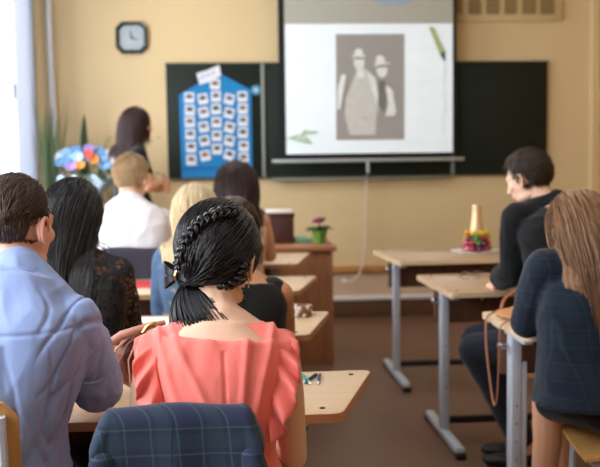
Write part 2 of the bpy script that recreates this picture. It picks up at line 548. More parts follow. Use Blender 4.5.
sfig([oval(1.205, 2.15, .045, .062), oval(1.202, 2.235, .036, .034), oval(1.202, 2.205, .06, .012), oval(1.40, 2.085, .046, .06), oval(1.385, 2.165, .042, .045), oval(1.40, 2.135, .072, .012, .1),
      [(1.185, 2.10), (1.235, 2.10), (1.25, 2.03), (1.19, 2.02)],
      [(1.401, 1.935), (1.45, 1.955), (1.49, 1.91), (1.52, 1.733), (1.50, 1.70), (1.424, 1.70), (1.45, 1.80), (1.44, 1.88)],
      [(1.056, 2.054), (1.092, 2.043), (1.041, 1.762), (1.012, 1.762), (1.02, 1.95)], [(1.27, 2.06), (1.34, 2.03), (1.37, 1.85), (1.36, 1.79), (1.31, 1.92)]], 'slide_face', M_PL, -.011)
for q_ in ([(1.172, 2.197), (1.236, 2.197), (1.236, 2.180), (1.172, 2.180)], [(1.36, 2.125), (1.45, 2.135), (1.45, 2.118), (1.36, 2.106)], [(1.37, 2.0), (1.42, 2.0), (1.44, 1.85), (1.42, 1.72), (1.36, 1.80)]):
    sfig([q_], 'slide_shade', M_PK, -.0165)
pn = sfig([[(1.800, 2.45), (1.848, 2.445), (1.945, 2.24), (1.895, 2.222)]], 'slide_pencil', em('slide_green', (150, 158, 112), .45))
sfig([[(1.945, 2.24), (1.895, 2.222), (1.945, 2.150)]], 'slide_pencil_tip', em('slide_dark', (70, 72, 78), .3), -.0095)
lf = MB()
lf.tube([(x - 1.28, -.006, z - 1.36) for x, z in [(1.940, 2.14), (1.945, 2.074), (1.918, 1.96), (1.93, 1.862), (1.948, 1.80), (1.938, 1.731), (1.912, 1.65), (1.925, 1.60), (1.917, 1.534)]], .004, 5)
lf.build('slide_scribble', em('slide_grey_line', (186, 194, 200), .4), sl)
sfig([oval(.70, 1.50, .11, .018, -.25), oval(.78, 1.565, .075, .016, .05), oval(.72, 1.55, .055, .016, 1.0), oval(.64, 1.53, .06, .012, .3), oval(.755, 1.51, .05, .013, -.9)], 'slide_leaves', em('slide_leaf_green', (168, 186, 164), .42, .2, 30))
sfig([oval(1.498, 2.685, .17, .055), oval(1.49, 2.69, .13, .04)], 'screen_logo', em('logo_blue_grey', (150, 168, 186), .15), -.004)
MB().box((.46 - 1.28, -.045, 3.0 - 1.36), (2.10 - 1.28, .045, 3.09 - 1.36)).build('roller_case', M_WHITE, ps, bevel=.012)
for x in (-.7, .7):
    MB().box((x - .02, -.02, 3.09 - 1.36), (x + .02, .02, ZC - 1.36)).build('ceiling_bracket', M_GREYMET, ps, bevel=.003)
MB().box((.455 - 1.28, -.02, 1.312 - 1.36), (2.11 - 1.28, .02, 1.342 - 1.36)).build('bottom_bar', mat('bar_aluminium', (176, 182, 184), .4, metal=.3), ps, bevel=.006)
MB().box((1.262 - 1.28, -.012, 1.215 - 1.36), (1.285 - 1.28, .006, 1.315 - 1.36)).build('pull_tab', M_GREYMET, ps, bevel=.004)
cd = thing('cable', 'thin white cable hanging down the wall below the projection screen', 'cable', (1.27, 8.575, 0))
MB().tube([(.003, .02, 1.19), (.0, .02, .9), (-.012, .02, .62), (-.03, .015, .44), (-.07, 0, .33), (-.14, -.01, .27), (-.20, .0, .28)], .0065, 8).build('cord', mat('cable_white', (224, 214, 200), .5), cd)
MB().box((-.215, -.012, .265), (-.185, .012, .295)).build('plug', M_WHITE, cd, bevel=.004)

# ------------------------------------------------------------------ wall clock
ck = thing('wall_clock', 'dark framed octagonal wall clock with a pale dial', 'clock', (-.71, 8.655, 2.383))
def octa(r, c=.30):
    k = r * (1 - c * 1.25)
    return [(r, k), (k, r), (-k, r), (-r, k), (-r, -k), (-k, -r), (k, -r), (r, -k)]
def xz(poly, y0, y1):
    m = MB(); n = len(poly)
    return m.add([(x, y0, z) for x, z in poly] + [(x, y1, z) for x, z in poly], [tuple(range(n)), tuple(range(2 * n - 1, n - 1, -1))] + [(i, n + i, n + (i + 1) % n, (i + 1) % n) for i in range(n)])
fr = MB(); oo, ii = octa(.132), octa(.102)
rs = []
for (a, b), (c, d) in zip(oo, ii):
    rs.append([V((a, 0, b)), V((a, -.03, b)), V((a * .93, -.045, b * .93)), V((c, -.035, d)), V((c, 0, d))])
fr.rings(rs, cyclic=True).build('frame', mat('clock_frame', (44, 54, 54), .45), ck)
xz(octa(.112), -.02, 0).build('dial', mat('clock_dial', (178, 190, 198), .5, var=.02), ck, smooth=False)
M_INK = mat('clock_ink', (80, 90, 98), .5)
for h in range(12):
    a = h * math.pi / 6; M = Matrix.Rotation(a, 3, 'Y')
    MB().box((-.003, -.0225, .078), (.003, -.0205, .094), M).build('hour_mark', M_INK, ck, smooth=False)
MB().box((-.0045, -.026, -.012), (.0045, -.0235, .058), Matrix.Rotation(math.radians(-10), 3, 'Y')).build('minute_hand', mat('clock_hand', (50, 56, 60), .5), ck, smooth=False)
MB().box((-.004, -.0285, -.012), (.004, -.0265, .055), Matrix.Rotation(math.radians(112), 3, 'Y')).build('hour_hand', bpy.data.materials['clock_hand'], ck, smooth=False)

# ------------------------------------------------------------------ ventilation grille panel
vp = thing('ventilation_panel', 'beige wall panel with a row of slotted air grilles, top right', 'vent', (2.55, YF, 2.51))
M_GR = mat('grille_dark', (92, 74, 48), .7)
MB().box((2.045 - 2.55, -.03, 0), (3.012 - 2.55, 0, .34)).build('panel', mat('vent_panel_paint', (210, 186, 140), .7, var=.02), vp, bevel=.008)
for a, b in ((2.045, 2.124), (2.181, 2.285), (2.339, 2.444), (2.499, 2.602), (2.658, 2.771), (2.817, 2.935)):
    g = MB().box((a - 2.55, -.034, .062), (b - 2.55, -.0301, .28)).build('grille', M_GR, vp, smooth=False)
    s = MB(); n = 5
    for i in range(n + 1):
        x = a - 2.55 + (b - a) * i / n
        s.box((x - .0045, -.040, .062), (x + .0045, -.0341, .28))
    for j in range(10):
        z = .062 + .218 * j / 9
        s.box((a - 2.55, -.043, z - .0035), (b - 2.55, -.0401, z + .0035))
    s.build('slats', mat('vent_slat', (176, 150, 104), .6) if a < 2.1 else bpy.data.materials['vent_slat'], g, smooth=False)
# ------------------------------------------------------------------ school desks
def round_poly(poly, r, n=4):
    out = []; m = len(poly)
    for i in range(m):
        p, a, b = V(poly[i]), V(poly[i - 1]), V(poly[(i + 1) % m])
        da, db = (a - p).normalized(), (b - p).normalized()
        p0, p1 = p + da * r, p + db * r
        for k in range(n + 1):
            t = k / n
            q = p0 * (1 - t) ** 2 + p * 2 * t * (1 - t) + p1 * t * t
            out.append((q.x, q.y))
    return out

GD1, GD2 = 'school desks of the left row', 'school desks of the right row'
def desk(label, fl, fr, nr, nl, top_m, group, panel_m=None, edge=None, legs=(.13, .13)):
    """four corners of the worktop: far left, far right, near right, near left"""
    cx = sum(p[0] for p in (fl, fr, nr, nl)) / 4; cy = sum(p[1] for p in (fl, fr, nr, nl)) / 4
    d = thing('school_desk', label, 'desk', (cx, cy, 0), 0, group)
    loc = [(p[0] - cx, p[1] - cy) for p in (nl, nr, fr, fl)]
    t = MB().prism(round_poly(loc, .035), .720, .745).build('desktop', top_m, d, bevel=.004)
    MB().prism([(x * 1.0025, y * 1.005) for x, y in round_poly(loc, .035)], .7205, .7435).build('edge_band', M_EDGE if group == GD1 else M_BIRCH, t, smooth=False)
    for q in ((loc[2][0] - .07, loc[2][1] - .06), (loc[1][0] - .045, loc[1][1] + .055), (loc[3][0] + .07, loc[3][1] - .06), (loc[0][0] + .045, loc[0][1] + .055)):
        MB().lathe([(.008, 0), (.008, .0015), (.006, .003), (.0, .003)], (q[0], q[1], .7445), 12).build('bolt', M_DARKMET, t)
    yn = (loc[0][1] + loc[1][1]) / 2; yf = (loc[2][1] + loc[3][1]) / 2; ym = (yn + yf) / 2 - .03
    xl = loc[0][0] + legs[0]; xr = loc[1][0] - legs[1]
    for x, s in ((xl, -1), (xr, 1)):
        lg = MB().box((x - .02, ym - .035, ZF + .05), (x + .02, ym + .035, .72)).build('leg', M_GREYMET, d, bevel=.006)
        MB().box((x - .022, yn - .03, ZF + .015), (x + .022, yf - .02, ZF + .055)).build('foot', M_GREYMET, lg, bevel=.008)
        for yy in (yn - .02, yf - .03):
            MB().box((x - .025, yy - .035, ZF), (x + .025, yy + .035, ZF + .03)).build('foot_cap', M_BLACKPL, lg, bevel=.008)
        MB().box((x - .018, yn + .06, .695), (x + .018, yf - .05, .72)).build('bracket', M_GREYMET, lg, bevel=.003)
        MB().tube([(x + s * .02, ym + .01, .655), (x + s * .05, ym + .01, .655)], .012, 10).ell((x + s * .055, ym + .01, .655), (.01, .018, .018)).build('hook', M_CHROME, lg)
        for z in (.22, .29, .36, .43):
            MB().tube([(x, ym - .0345, z), (x, ym - .0362, z)], .0035, 8).build('height_hole', M_DARKMET, lg)
    MB().box((xl + .02, ym + .0, ZF + .075), (xr - .02, ym + .03, ZF + .11)).build('stretcher', M_DARKMET, d, bevel=.004)
    MB().box((xl - .035, ym + .075, .53), (xr + .035, ym + .09, .715)).build('modesty_panel', panel_m or M_PANEL, d, bevel=.003)
    return d

GD1, GD2 = 'school desks of the left row', 'school desks of the right row'
desk('near left two-seat school desk with pens on it, in front of the coral blouse', (-1.06, 3.00), (.455, 3.00), (.304, 2.506), (-.91, 2.506), M_BIRCH, GD1)
desk('left row school desk with the beaded bracelet on its slanted end', (-1.06, 4.13), (.452, 4.13), (.318, 3.61), (-.92, 3.61), M_BIRCH, GD1)
desk('left row school desk with the red folder, third from the camera', (-.99, 5.33), (.517, 5.33), (.375, 4.76), (-.84, 4.76), M_BIRCH, GD1)
desk('farthest left row school desk, just before the teacher desk', (-.93, 6.55), (.594, 6.55), (.455, 5.90), (-.79, 5.90), M_BIRCH, GD1)
desk('farthest right row school desk with the champagne bottle and sweets tray', (1.02, 6.62), (2.36, 6.66), (2.30, 5.95), (1.063, 5.90), M_BEECH, GD2, legs=(.05, .1))
desk('middle right row school desk with eyeglasses on it', (1.044, 5.26), (2.40, 5.30), (2.33, 4.62), (1.066, 4.56), M_BEECH, GD2, legs=(.05, .1))
desk('near right school desk with the tan strap bag, partly behind the plaid jacket', (1.069, 4.02), (2.38, 4.03), (2.30, 3.50), (1.093, 3.475), M_BIRCH, GD2, legs=(.030, .1))

MB().box((-.575, -.06, ZF), (-.545, -.02, .60)).build('support_post', M_GREYMET, [o for o in bpy.data.objects if o.name.startswith('school_desk')][-1], bevel=.005)
# teacher's desk
td = thing('teacher_desk', 'brown wooden teacher desk with a closed front panel below the screen', 'desk', (.19, 7.08, 0))
MB().box((-.62, -.36, .73), (.60, .34, .765)).build('desktop', M_TDESK, td, bevel=.005)
MB().box((-.56, -.31, ZF), (.555, -.285, .73)).build('front_panel', M_TDESK, td, bevel=.003)
for x in (-.58, .555):
    MB().box((x - .0, -.33, ZF), (x + .022, .32, .73)).build('side_panel', M_TDESK, td, bevel=.003)

# ------------------------------------------------------------------ chairs
GCH = 'school chairs'
def chair(x, y, rz, label, top=.87, seat=.455, wide=.40):
    c = thing('school_chair', label, 'chair', (x, y, 0), rz, GCH)
    w = wide / 2
    # local +Y is the sitter's front; the seat runs from y=-.19 to y=.20
    rs = []
    for i in range(9):
        t = i / 8; yy = -.19 + .40 * t
        zz = seat - .012 - .012 * math.sin(t * math.pi) + (.0 if t < .85 else -.012 * (t - .85) / .15)
        rs.append([V((-w, yy, zz)), V((-w * .5, yy, zz - .006)), V((0, yy, zz - .008)), V((w * .5, yy, zz - .006)), V((w, yy, zz)),
                   V((w, yy, zz - .012)), V((w * .5, yy, zz - .018)), V((0, yy, zz - .02)), V((-w * .5, yy, zz - .018)), V((-w, yy, zz - .012))])
    MB().rings(rs).build('seat', M_PLY, c, bevel=0)
    # bent plywood backrest with rounded corners
    rs = []; N = 14; zb, zt = top - .20, top
    for i in range(N + 1):
        u = -1 + 2 * i / N
        e = max(0, abs(u) - .82) / .18
        ins = .035 * (1 - math.sqrt(max(0, 1 - e * e)))
        xx = u * w; yy = -.245 + .035 * u * u - .0
        rs.append([V((xx, yy, zb + ins)), V((xx, yy + .011, zb + ins)), V((xx, yy - .009, zt - ins)), V((xx, yy - .02, zt - ins))])
    MB().rings(rs).build('backrest', M_PLY, c)
    for s in (-1, 1):
        xx = s * (w - .035)
        MB().tube([(xx, -.165, ZF), (xx, -.195, .30), (xx, -.215, seat), (xx, -.22, seat + .18), (xx, -.245, top - .03)], .0125, 8).build('leg', M_GREYMET, c)
        MB().tube([(xx, .19, ZF), (xx, .17, seat - .05), (xx, .15, seat - .04)], .0125, 8).build('leg', M_GREYMET, c)
        MB().tube([(xx, .165, seat - .043), (xx, -.20, seat - .043)], .0115, 8).build('seat_rail', M_GREYMET, c)
    MB().tube([(-w + .035, -.19, .22), (w - .035, -.19, .22)], .010, 8).build('stretcher', M_GREYMET, c)
    MB().tube([(-w + .035, .165, seat - .043), (w - .035, .165, seat - .043)], .0115, 8).build('front_rail', M_GREYMET, c)
    return c
chair(-.645, 2.405, 0, 'plywood chair of the man in the blue shirt, bottom left corner', .885)
chair(-.095, 2.40, 0, 'chair under the plaid jacket, behind the coral blouse', .845, wide=.33)
chair(-.47, 3.36, 0, 'chair of the black haired woman in lace', .82)
chair(.06, 3.36, 0, 'chair of the woman in the black sleeveless top', .72, wide=.34)
chair(-.10, 4.43, 0, 'chair of the blonde woman', .74, wide=.34)
chair(-.445, 5.62, 0, 'chair under the dark jacket, behind the boy in the white shirt', .89)
chair(.10, 5.66, 0, 'chair of the long brown haired woman in the far left row', .74, wide=.34)
chair(1.50, 4.30, math.radians(76), 'chair of the boy in the black suit', .82, wide=.37)
chair(1.38, 3.19, math.radians(82), 'chair with an orange plywood seat edge under the girl in plaid, bottom right', .84, .455)
# ------------------------------------------------------------------ people
def skin(name, rgb, sss=.12):
    return mat(name, rgb, .5, var=.04, vscale=18, bump=.03, bscale=260, spec=.35, sss=sss)
SK_FAIR = skin('skin_fair', (232, 190, 166))
SK_WARM = skin('skin_warm', (216, 164, 132))
SK_TAN = skin('skin_tan', (196, 140, 108))
M_EYE = mat('eye_white', (232, 230, 226), .25, var=.01)
M_IRIS = mat('iris_dark', (56, 42, 34), .2)
M_LIP = mat('lips', (186, 110, 100), .45)
M_SHOE = mat('black_shoe', (26, 24, 26), .4)
H_BLACK = hairmat('hair_black', (10, 10, 13), (17, 17, 22), (40, 42, 54), .26, .65)
H_DKBR = hairmat('hair_dark_brown', (30, 18, 18), (48, 29, 28), (72, 46, 42), .4)
H_MAROON = hairmat('hair_maroon', (34, 14, 18), (54, 24, 28), (80, 42, 44), .4)
H_BLONDE = hairmat('hair_blonde', (196, 168, 126), (228, 206, 166), (248, 234, 206), .42)
H_SAND = hairmat('hair_sandy_blond', (168, 134, 94), (204, 172, 130), (230, 202, 164), .5)
H_BROWN = hairmat('hair_short_brown', (42, 30, 24), (66, 48, 38), (98, 74, 58), .42)
H_DARK = hairmat('hair_very_dark_brown', (34, 24, 19), (54, 39, 31), (82, 62, 50), .42)
H_LTBR = hairmat('hair_light_brown', (78, 52, 35), (142, 103, 74), (204, 164, 126), .42)

def yawvec(d):
    a = math.radians(d)
    return V((math.cos(a), math.sin(a), 0)), V((-math.sin(a), math.cos(a), 0))

class Body:
    """a posed figure; every joint is given in room coordinates"""
    FEM = [(0, .168, .118), (.12, .172, .122), (.36, .132, .10), (.60, .148, .108), (.80, .160, .100), (.90, .140, .082), (1.0, .072, .060)]
    MAL = [(0, .160, .112), (.12, .162, .116), (.36, .142, .104), (.60, .166, .112), (.80, .182, .108), (.90, .158, .088), (1.0, .080, .066)]
    def __init__(s, label, hip, c7, head, hyaw=0, tyaw=0, hipyaw=None, pitch=0, roll=0, male=False, k=1.0, hk=1.0, sw=None, sd=.062,
                 shL=None, shR=None, elL=None, elR=None, wrL=None, wrR=None, kneeL=None, kneeR=None, ankL=None, ankR=None,
                 back=-.03, voxel=.0075, skin=SK_FAIR, arm=1.0, standing=False, curl=.5, handL=None, handR=None, palmL=None, palmR=None, ears=True):
        s.k, s.hk, s.male, s.voxel, s.skin, s.armk = k, hk, male, voxel, skin, arm
        s.o = V((hip[0], hip[1], 0))
        L = lambda p: None if p is None else V(p) - s.o
        s.hip, s.c7, s.hc = L(hip), L(c7), L(head)
        hipyaw = tyaw if hipyaw is None else hipyaw
        s.tyaw, s.hipyaw = tyaw, hipyaw
        s.bend = back
        r, f = yawvec(tyaw); hr, hf = yawvec(hipyaw)
        s.r, s.f, s.hr, s.hf = r, f, hr, hf
        sw = sw or (.178 if male else .155) * k
        s.sh = {-1: L(shL) or s.c7 - r * sw - V((0, 0, sd * k)) + f * .0, 1: L(shR) or s.c7 + r * sw - V((0, 0, sd * k))}
        s.el = {-1: L(elL), 1: L(elR)}; s.wr = {-1: L(wrL), 1: L(wrR)}
        for g in (-1, 1):
            if s.el[g] is None: s.el[g] = s.sh[g] + r * g * .03 + f * .07 - V((0, 0, .245 * k))
            if s.wr[g] is None:
                d = f * .21 * k - r * g * .09
                s.wr[g] = s.el[g] + d; s.wr[g].z = max(.785, s.el[g].z - .02)
        s.hipj = {g: s.hip + hr * g * .088 * k for g in (-1, 1)}
        s.kn = {-1: L(kneeL), 1: L(kneeR)}; s.an = {-1: L(ankL), 1: L(ankR)}
        for g in (-1, 1):
            if standing:
                if s.kn[g] is None: s.kn[g] = s.hip + hr * g * .085 * k + hf * .02 - V((0, 0, .44 * k))
                if s.an[g] is None: s.an[g] = V((s.kn[g].x, s.kn[g].y, .085 + ZF)) - hf * .03
            else:
                if s.kn[g] is None:
                    s.kn[g] = s.hip + hr * g * .10 * k + hf * .40 * k; s.kn[g].z = .525
                if s.an[g] is None: s.an[g] = V((s.kn[g].x, s.kn[g].y, .085 + ZF)) - hf * .02
        s.hd = {-1: handL, 1: handR}; s.pl = {-1: palmL, 1: palmR}; s.curl = curl
        s.H = Matrix.Translation(s.hc) @ Matrix.Rotation(math.radians(hyaw), 4, 'Z') @ Matrix.Rotation(math.radians(-pitch), 4, 'X') @ Matrix.Rotation(math.radians(roll), 4, 'Y') @ Matrix.Scale(hk, 4)
        s.R3 = s.H.to_3x3()
        s.root = thing('person', label, 'person', s.o)
        s.ears = ears
        s.make_body()
    # --- spine
    def sp(s, u):
        m = (s.hip + s.c7) / 2 + s.f * s.bend * 2
        return s.hip * (1 - u) ** 2 + m * 2 * u * (1 - u) + s.c7 * u * u
    def tan(s, u):
        m = (s.hip + s.c7) / 2 + s.f * s.bend * 2
        return ((m - s.hip) * 2 * (1 - u) + (s.c7 - m) * 2 * u).normalized()
    def frame(s, u):
        a = s.hipyaw + (s.tyaw - s.hipyaw) * min(1, u * 1.2)
        x, _ = yawvec(a); t = s.tan(u)
        x = (x - t * x.dot(t)).normalized()
        return x, t.cross(x)
    def torso(s, mb, e=0.0, u0=0.0, u1=1.0, n=12, wk=1.0):
        tab = s.MAL if s.male else s.FEM
        secs = []
        for i in range(n + 1):
            u = u0 + (u1 - u0) * i / n
            uu = min(max(u, 0), 1)
            for j in range(len(tab) - 1):
                if tab[j][0] <= uu <= tab[j + 1][0]: break
            a, b = tab[j], tab[j + 1]
            t = (uu - a[0]) / (b[0] - a[0]); t = t * t * (3 - 2 * t)
            X, Y = s.frame(uu)
            c = s.sp(uu) + (s.tan(uu) * (u - uu) * .5 if u != uu else V())
            secs.append((c, X, Y, (a[1] + (b[1] - a[1]) * t) * s.k * wk + e, (a[2] + (b[2] - a[2]) * t) * s.k + e))
        mb.loft(secs, 28)
        return mb
    def shoulders(s, mb, e=0.0, trap=True):
        k = s.k
        for g in (-1, 1):
            p = s.sh[g]
            mb.ell(p, (.050 * k * s.armk + e,) * 3)
            q = s.sp(.93)
            mb.cap(q, .06 * k + e, p * .9 + q * .1, .048 * k * s.armk + e)
            if trap:
                mb.cap(s.c7 + V((0, 0, .012)), .045 * k + e, p * .75 + s.c7 * .25 + V((0, 0, .004)), .036 * k + e)
            w = s.sp(.62)
            mb.cap(w + s.r * g * .07 * k, .07 * k + e, p * .92 + w * .08, .04 * k + e)
        return mb
    def arm(s, mb, g, e=0.0, t0=0.0, upto=2.0, flare=0.0):
        """upto: 1 = elbow, 2 = wrist"""
        k = s.k * s.armk; m = 1.1 if s.male else 1.0
        A, E, W = s.sh[g], s.el[g], s.wr[g]
        ru, re, rw = .048 * k * m, .037 * k * m, .025 * k * m
        t = min(upto, 1.0)
        P = A.lerp(E, t); rp = ru + (re - ru) * t
        M = A.lerp(P, .4)
        mb.cap(A, ru + e, M, (ru + .001) * .98 + e)
        mb.cap(M, (ru + .001) * .98 + e, P, rp + e + (flare if upto <= 1 else 0), ends=(True, upto > 1))
        if upto > 1:
            t = upto - 1
            Q = E.lerp(W, t); rq = (re + .004) + (rw - re - .004) * t
            M = E.lerp(Q, .3)
            mb.cap(E, re + e, M, re * 1.04 + e)
            mb.cap(M, re * 1.04 + e, Q, rq + e + flare, ends=(True, upto >= 2 and e == 0))
        return mb
    def hand(s, mb, g):
        k = (1.06 if s.male else .97) * s.k
        W = s.wr[g]
        d = V(s.hd[g]).normalized() if s.hd[g] else (W - s.el[g]).normalized()
        if not s.hd[g]: d = (d + V((0, 0, -.12))).normalized()
        pn = V(s.pl[g]).normalized() if s.pl[g] else V((0, 0, -1))   # palm faces this way
        pn = (pn - d * pn.dot(d)).normalized()
        x = d.cross(pn).normalized() * g     # thumb side
        x = -x if (x.dot(s.r) * g) > 0 and not s.pl[g] else x
        secs = []
        for t, a, b in ((-.012, .022, .018), (.02, .027, .016), (.05, .036, .0145), (.078, .040, .013), (.09, .037, .011)):
            secs.append((W + d * t * k, x, pn, a * k, b * k))
        mb.loft(secs, 16, 2.6)
        for i, (o, ln) in enumerate(((.030, .070), (.010, .079), (-.011, .073), (-.031, .057))):
            p = W + (d * .086 + x * o) * k; ang = .12 + .06 * i; dd = (d + x * o * 2.0).normalized()
            r = .0088 * k
            for sg, fr in enumerate((.44, .31, .25)):
                dv = dd * math.cos(ang) + pn * math.sin(ang)
                q = p + dv * ln * fr * k
                mb.cap(p, r, q, r * .9, 10); r *= .9; p = q
                ang += s.curl * (.75 + .1 * i)
        p = W + (d * .022 + x * .024 + pn * .004) * k
        for dv, ln, r0, r1 in (((d * .7 + x * .75 + pn * .25), .042, .013, .0105), ((d * .9 + x * .35 + pn * .3), .030, .0105, .0092), ((d + x * .1 + pn * .35), .025, .0092, .0078)):
            q = p + dv.normalized() * ln * k
            mb.cap(p, r0 * k, q, r1 * k, 10); p = q
    def leg(s, mb, g, e=0.0, t1=2.0, wide=1.0, flare=0.0):
        k = s.k; H, K, A = s.hipj[g], s.kn[g], s.an[g]
        rh, rk, ra = .082 * k * wide, .054 * k * wide, .034 * k * wide
        t = min(1.0, t1); P = H.lerp(K, t)
        mb.cap(H, rh + e, P, rh + (rk - rh) * t + e)
        if t1 > 1:
            t = t1 - 1
            C = K.lerp(A, .3); f = s.hf
            mb.cap(K, rk + e, C - f * .012, .053 * k * wide + e)
            Q = C.lerp(A, (t - .3) / .7)
            mb.cap(C - f * .012, .053 * k * wide + e, Q, .053 * k * wide + (ra - .053 * k * wide) * (t - .3) / .7 + e + flare, ends=(True, t >= 1 and e == 0))
        return mb
    def foot(s, mb, g, e=0.0, up=0.0):
        A = s.an[g]; f = s.hf; x = s.hr; k = s.k
        b = V((A.x, A.y, ZF))
        zo = A.z - .085 - ZF
        for p, rad in ((b - f * .045 + V((0, 0, .038 + zo)), (.033, .04, .036)), (b + f * .03 + V((0, 0, .04 + zo)), (.036, .07, .038)), (b + f * .10 + V((0, 0, .028 + zo)), (.043, .065, .026)), (b + f * .15 + V((0, 0, .024 + zo)), (.036, .045, .022))):
            M = Matrix((x, f, V((0, 0, 1)))).transposed()
            mb.ell(p, tuple(q * k + e for q in rad), M)
    def h(s, p): return s.H @ V(p)
    def make_body(s):
        mb = MB(); k = s.k
        s.torso(mb); s.shoulders(mb)
        for g in (-1, 1):
            s.arm(mb, g); s.hand(mb, g); s.leg(mb, g); s.foot(mb, g, -.006)
        H3 = s.R3
        def E(c, r, rot=None):
            mb.ell(s.h(c), r, H3 @ rot if rot else H3, 20, 14)
        nr = .053 if s.male else .047
        mb.cap(s.c7 + V((0, 0, -.02)), nr * k + .006, s.h((0, -.018, -.055)), nr * s.hk)
        E((0, -.012, .028), (.075, .094, .087))
        E((0, .028, -.030), (.060, .062, .080))
        E((0, .060, -.088), (.030, .027, .022))
        for g in (-1, 1):
            E((g * .038, .058, -.016), (.024, .026, .022))
            E((g * .045, .02, -.075), (.018, .038, .020))
            E((g * .078, -.004, -.008), (.0085, .018, .031), Matrix.Rotation(g * .25, 3, 'Z') @ Matrix.Rotation(.2, 3, 'X'))
        E((0, .074, .032), (.050, .016, .011))
        a, b = s.h((0, .086, .014)), s.h((0, .108, -.024))
        mb.cap(a, .008 * s.hk, b, .0115 * s.hk)
        for g in (-1, 1): E((g * .011, .098, -.027), (.009, .010, .008))
        E((0, .088, -.057), (.024, .012, .012))
        for g in (-1, 1): E((g * .031, .0715, .0175), (.017, .0125, .0075)); E((g * .031, .0705, .002), (.016, .0115, .006))
        me = fuse(mb, s.voxel, 3)
        s.body = link('body', me, s.skin, s.root)
        for g in (-1, 1):
            m = MB(); m.ell(s.h((g * .031, .0715, .010)), (.0120 * s.hk,) * 3, H3, 12, 8)
            eye = m.build('eye', M_EYE, s.root)
            m = MB(); m.ell(s.h((g * .031, .0806, .010)), (.006 * s.hk, .0038 * s.hk, .006 * s.hk), H3, 10, 6); m.build('iris', M_IRIS, eye)
        m = MB()
        m.tube([s.h((x, .1005 - abs(x) * .45, -.057 + .002 * math.cos(x * 150))) for x in (-.022, -.012, 0, .012, .022)], [.002, .0055, .006, .0055, .002], 8)
        m.build('lips', M_LIP, s.root)
    def ear_rim(s, g):
        pts = []
        M = Matrix.Rotation(g * .25, 3, 'Z') @ Matrix.Rotation(.2, 3, 'X')
        for i in range(12):
            a = math.radians(-110 + 300 * i / 11)
            pts.append(s.h(V((g * .081, -.004, -.008)) + M @ V((g * .006, -.018 * math.cos(a) * 1.0 + .004, .031 * math.sin(a)))))
        MB().tube(pts, [.003 + .0018 * math.sin(math.pi * i / 11) for i in range(12)], 8).build('ear_rim', s.skin, s.root)
    def garment(s, name, mb, m, voxel=None, iters=4, fn=None, parent=None):
        me = fuse(mb, voxel or s.voxel, iters)
        if fn: displace(me, fn)
        return link(name, me, m, parent or s.root)
    def shoes(s, m=M_SHOE):
        for g in (-1, 1):
            b = MB(); s.foot(b, g, .003); me = fuse(b, .006, 2)
            z = min(v.co.z for v in me.vertices)
            off = ZF - z
            for v in me.vertices: v.co.z += off
            link('shoe', me, m, s.root)
    def trousers(s, m, e=.014, fn=None, t1=1.94):
        b = MB(); s.torso(b, e + .002, 0, .2, 4)
        for g in (-1, 1): s.leg(b, g, e, t1, 1.0, .008)
        return s.garment('trousers', b, m, max(s.voxel, .008), 4, fn or wrinkle(.004, (9, 9, 9)))
    def tuck(s, garment, mask, depth=.005, reach=.03):
        """keep the skin under the cloth that covers it"""
        from mathutils.bvhtree import BVHTree
        me = garment.data
        bv = BVHTree.FromPolygons([v.co for v in me.vertices], [p.vertices for p in me.polygons])
        for v in s.body.data.vertices:
            if not mask(v.co): continue
            q, n, i, d = bv.find_nearest(v.co, reach)
            if q is None: continue
            if (v.co - q).dot(n) > -depth: v.co = q - n * depth
        s.body.data.update()
    # --- hair
    def cap_hair(s, mb, keep, rad=(.079, .099, .092), c=(0, -.013, .029), nu=40, nv=28):
        """shell over the scalp; keep(p) chooses the hairy part in head coordinates"""
        t = MB(); t.ell((0, 0, 0), rad, None, nu, nv)
        pts = [V(p) + V(c) for p in t.v]
        kp = [keep(p) for p in pts]
        idx = {}
        vs = []
        for i, p in enumerate(pts):
            idx[i] = len(vs)
            vs.append(s.h(p) if kp[i] else s.h(V(c) + (p - V(c)) * .93))
        fs = [f for f in t.f if any(kp[i] for i in f)]
        mb.add(vs, [tuple(idx[i] for i in f) for f in fs])

def strands_mesh(paths, width, val, sides=3, taper=.45):
    """paths (N,K,3) -> thin tubes in one mesh with a per-strand shade"""
    N, K, _ = paths.shape
    t = np.gradient(paths, axis=1)
    t /= np.linalg.norm(t, axis=2, keepdims=True) + 1e-9
    ref = np.array([.3, 1.0, .25])
    x = np.cross(t, ref); x /= np.linalg.norm(x, axis=2, keepdims=True) + 1e-9
    y = np.cross(t, x)
    u = np.linspace(0, 1, K)
    prof = np.minimum(1, .55 + u * 4) * (1 - (1 - taper) * np.clip((u - .6) / .4, 0, 1))
    w = (width * prof[None, :])[:, :, None] if np.isscalar(width) else (width[:, None] * prof[None, :])[:, :, None]
    ang = [2 * math.pi * j / sides for j in range(sides)]
    ring = np.stack([paths + (x * math.cos(a) + y * math.sin(a)) * w for a in ang], axis=2)   # N,K,S,3
    verts = ring.reshape(-1, 3)
    base = (np.arange(N) * K * sides)[:, None, None] + (np.arange(K - 1) * sides)[None, :, None] + np.arange(sides)[None, None, :]
    nxt = (np.arange(N) * K * sides)[:, None, None] + (np.arange(K - 1) * sides)[None, :, None] + ((np.arange(sides) + 1) % sides)[None, None, :]
    faces = np.stack([base, nxt, nxt + sides, base + sides], axis=-1).reshape(-1, 4)
    return verts, faces, np.repeat(val, K * sides)

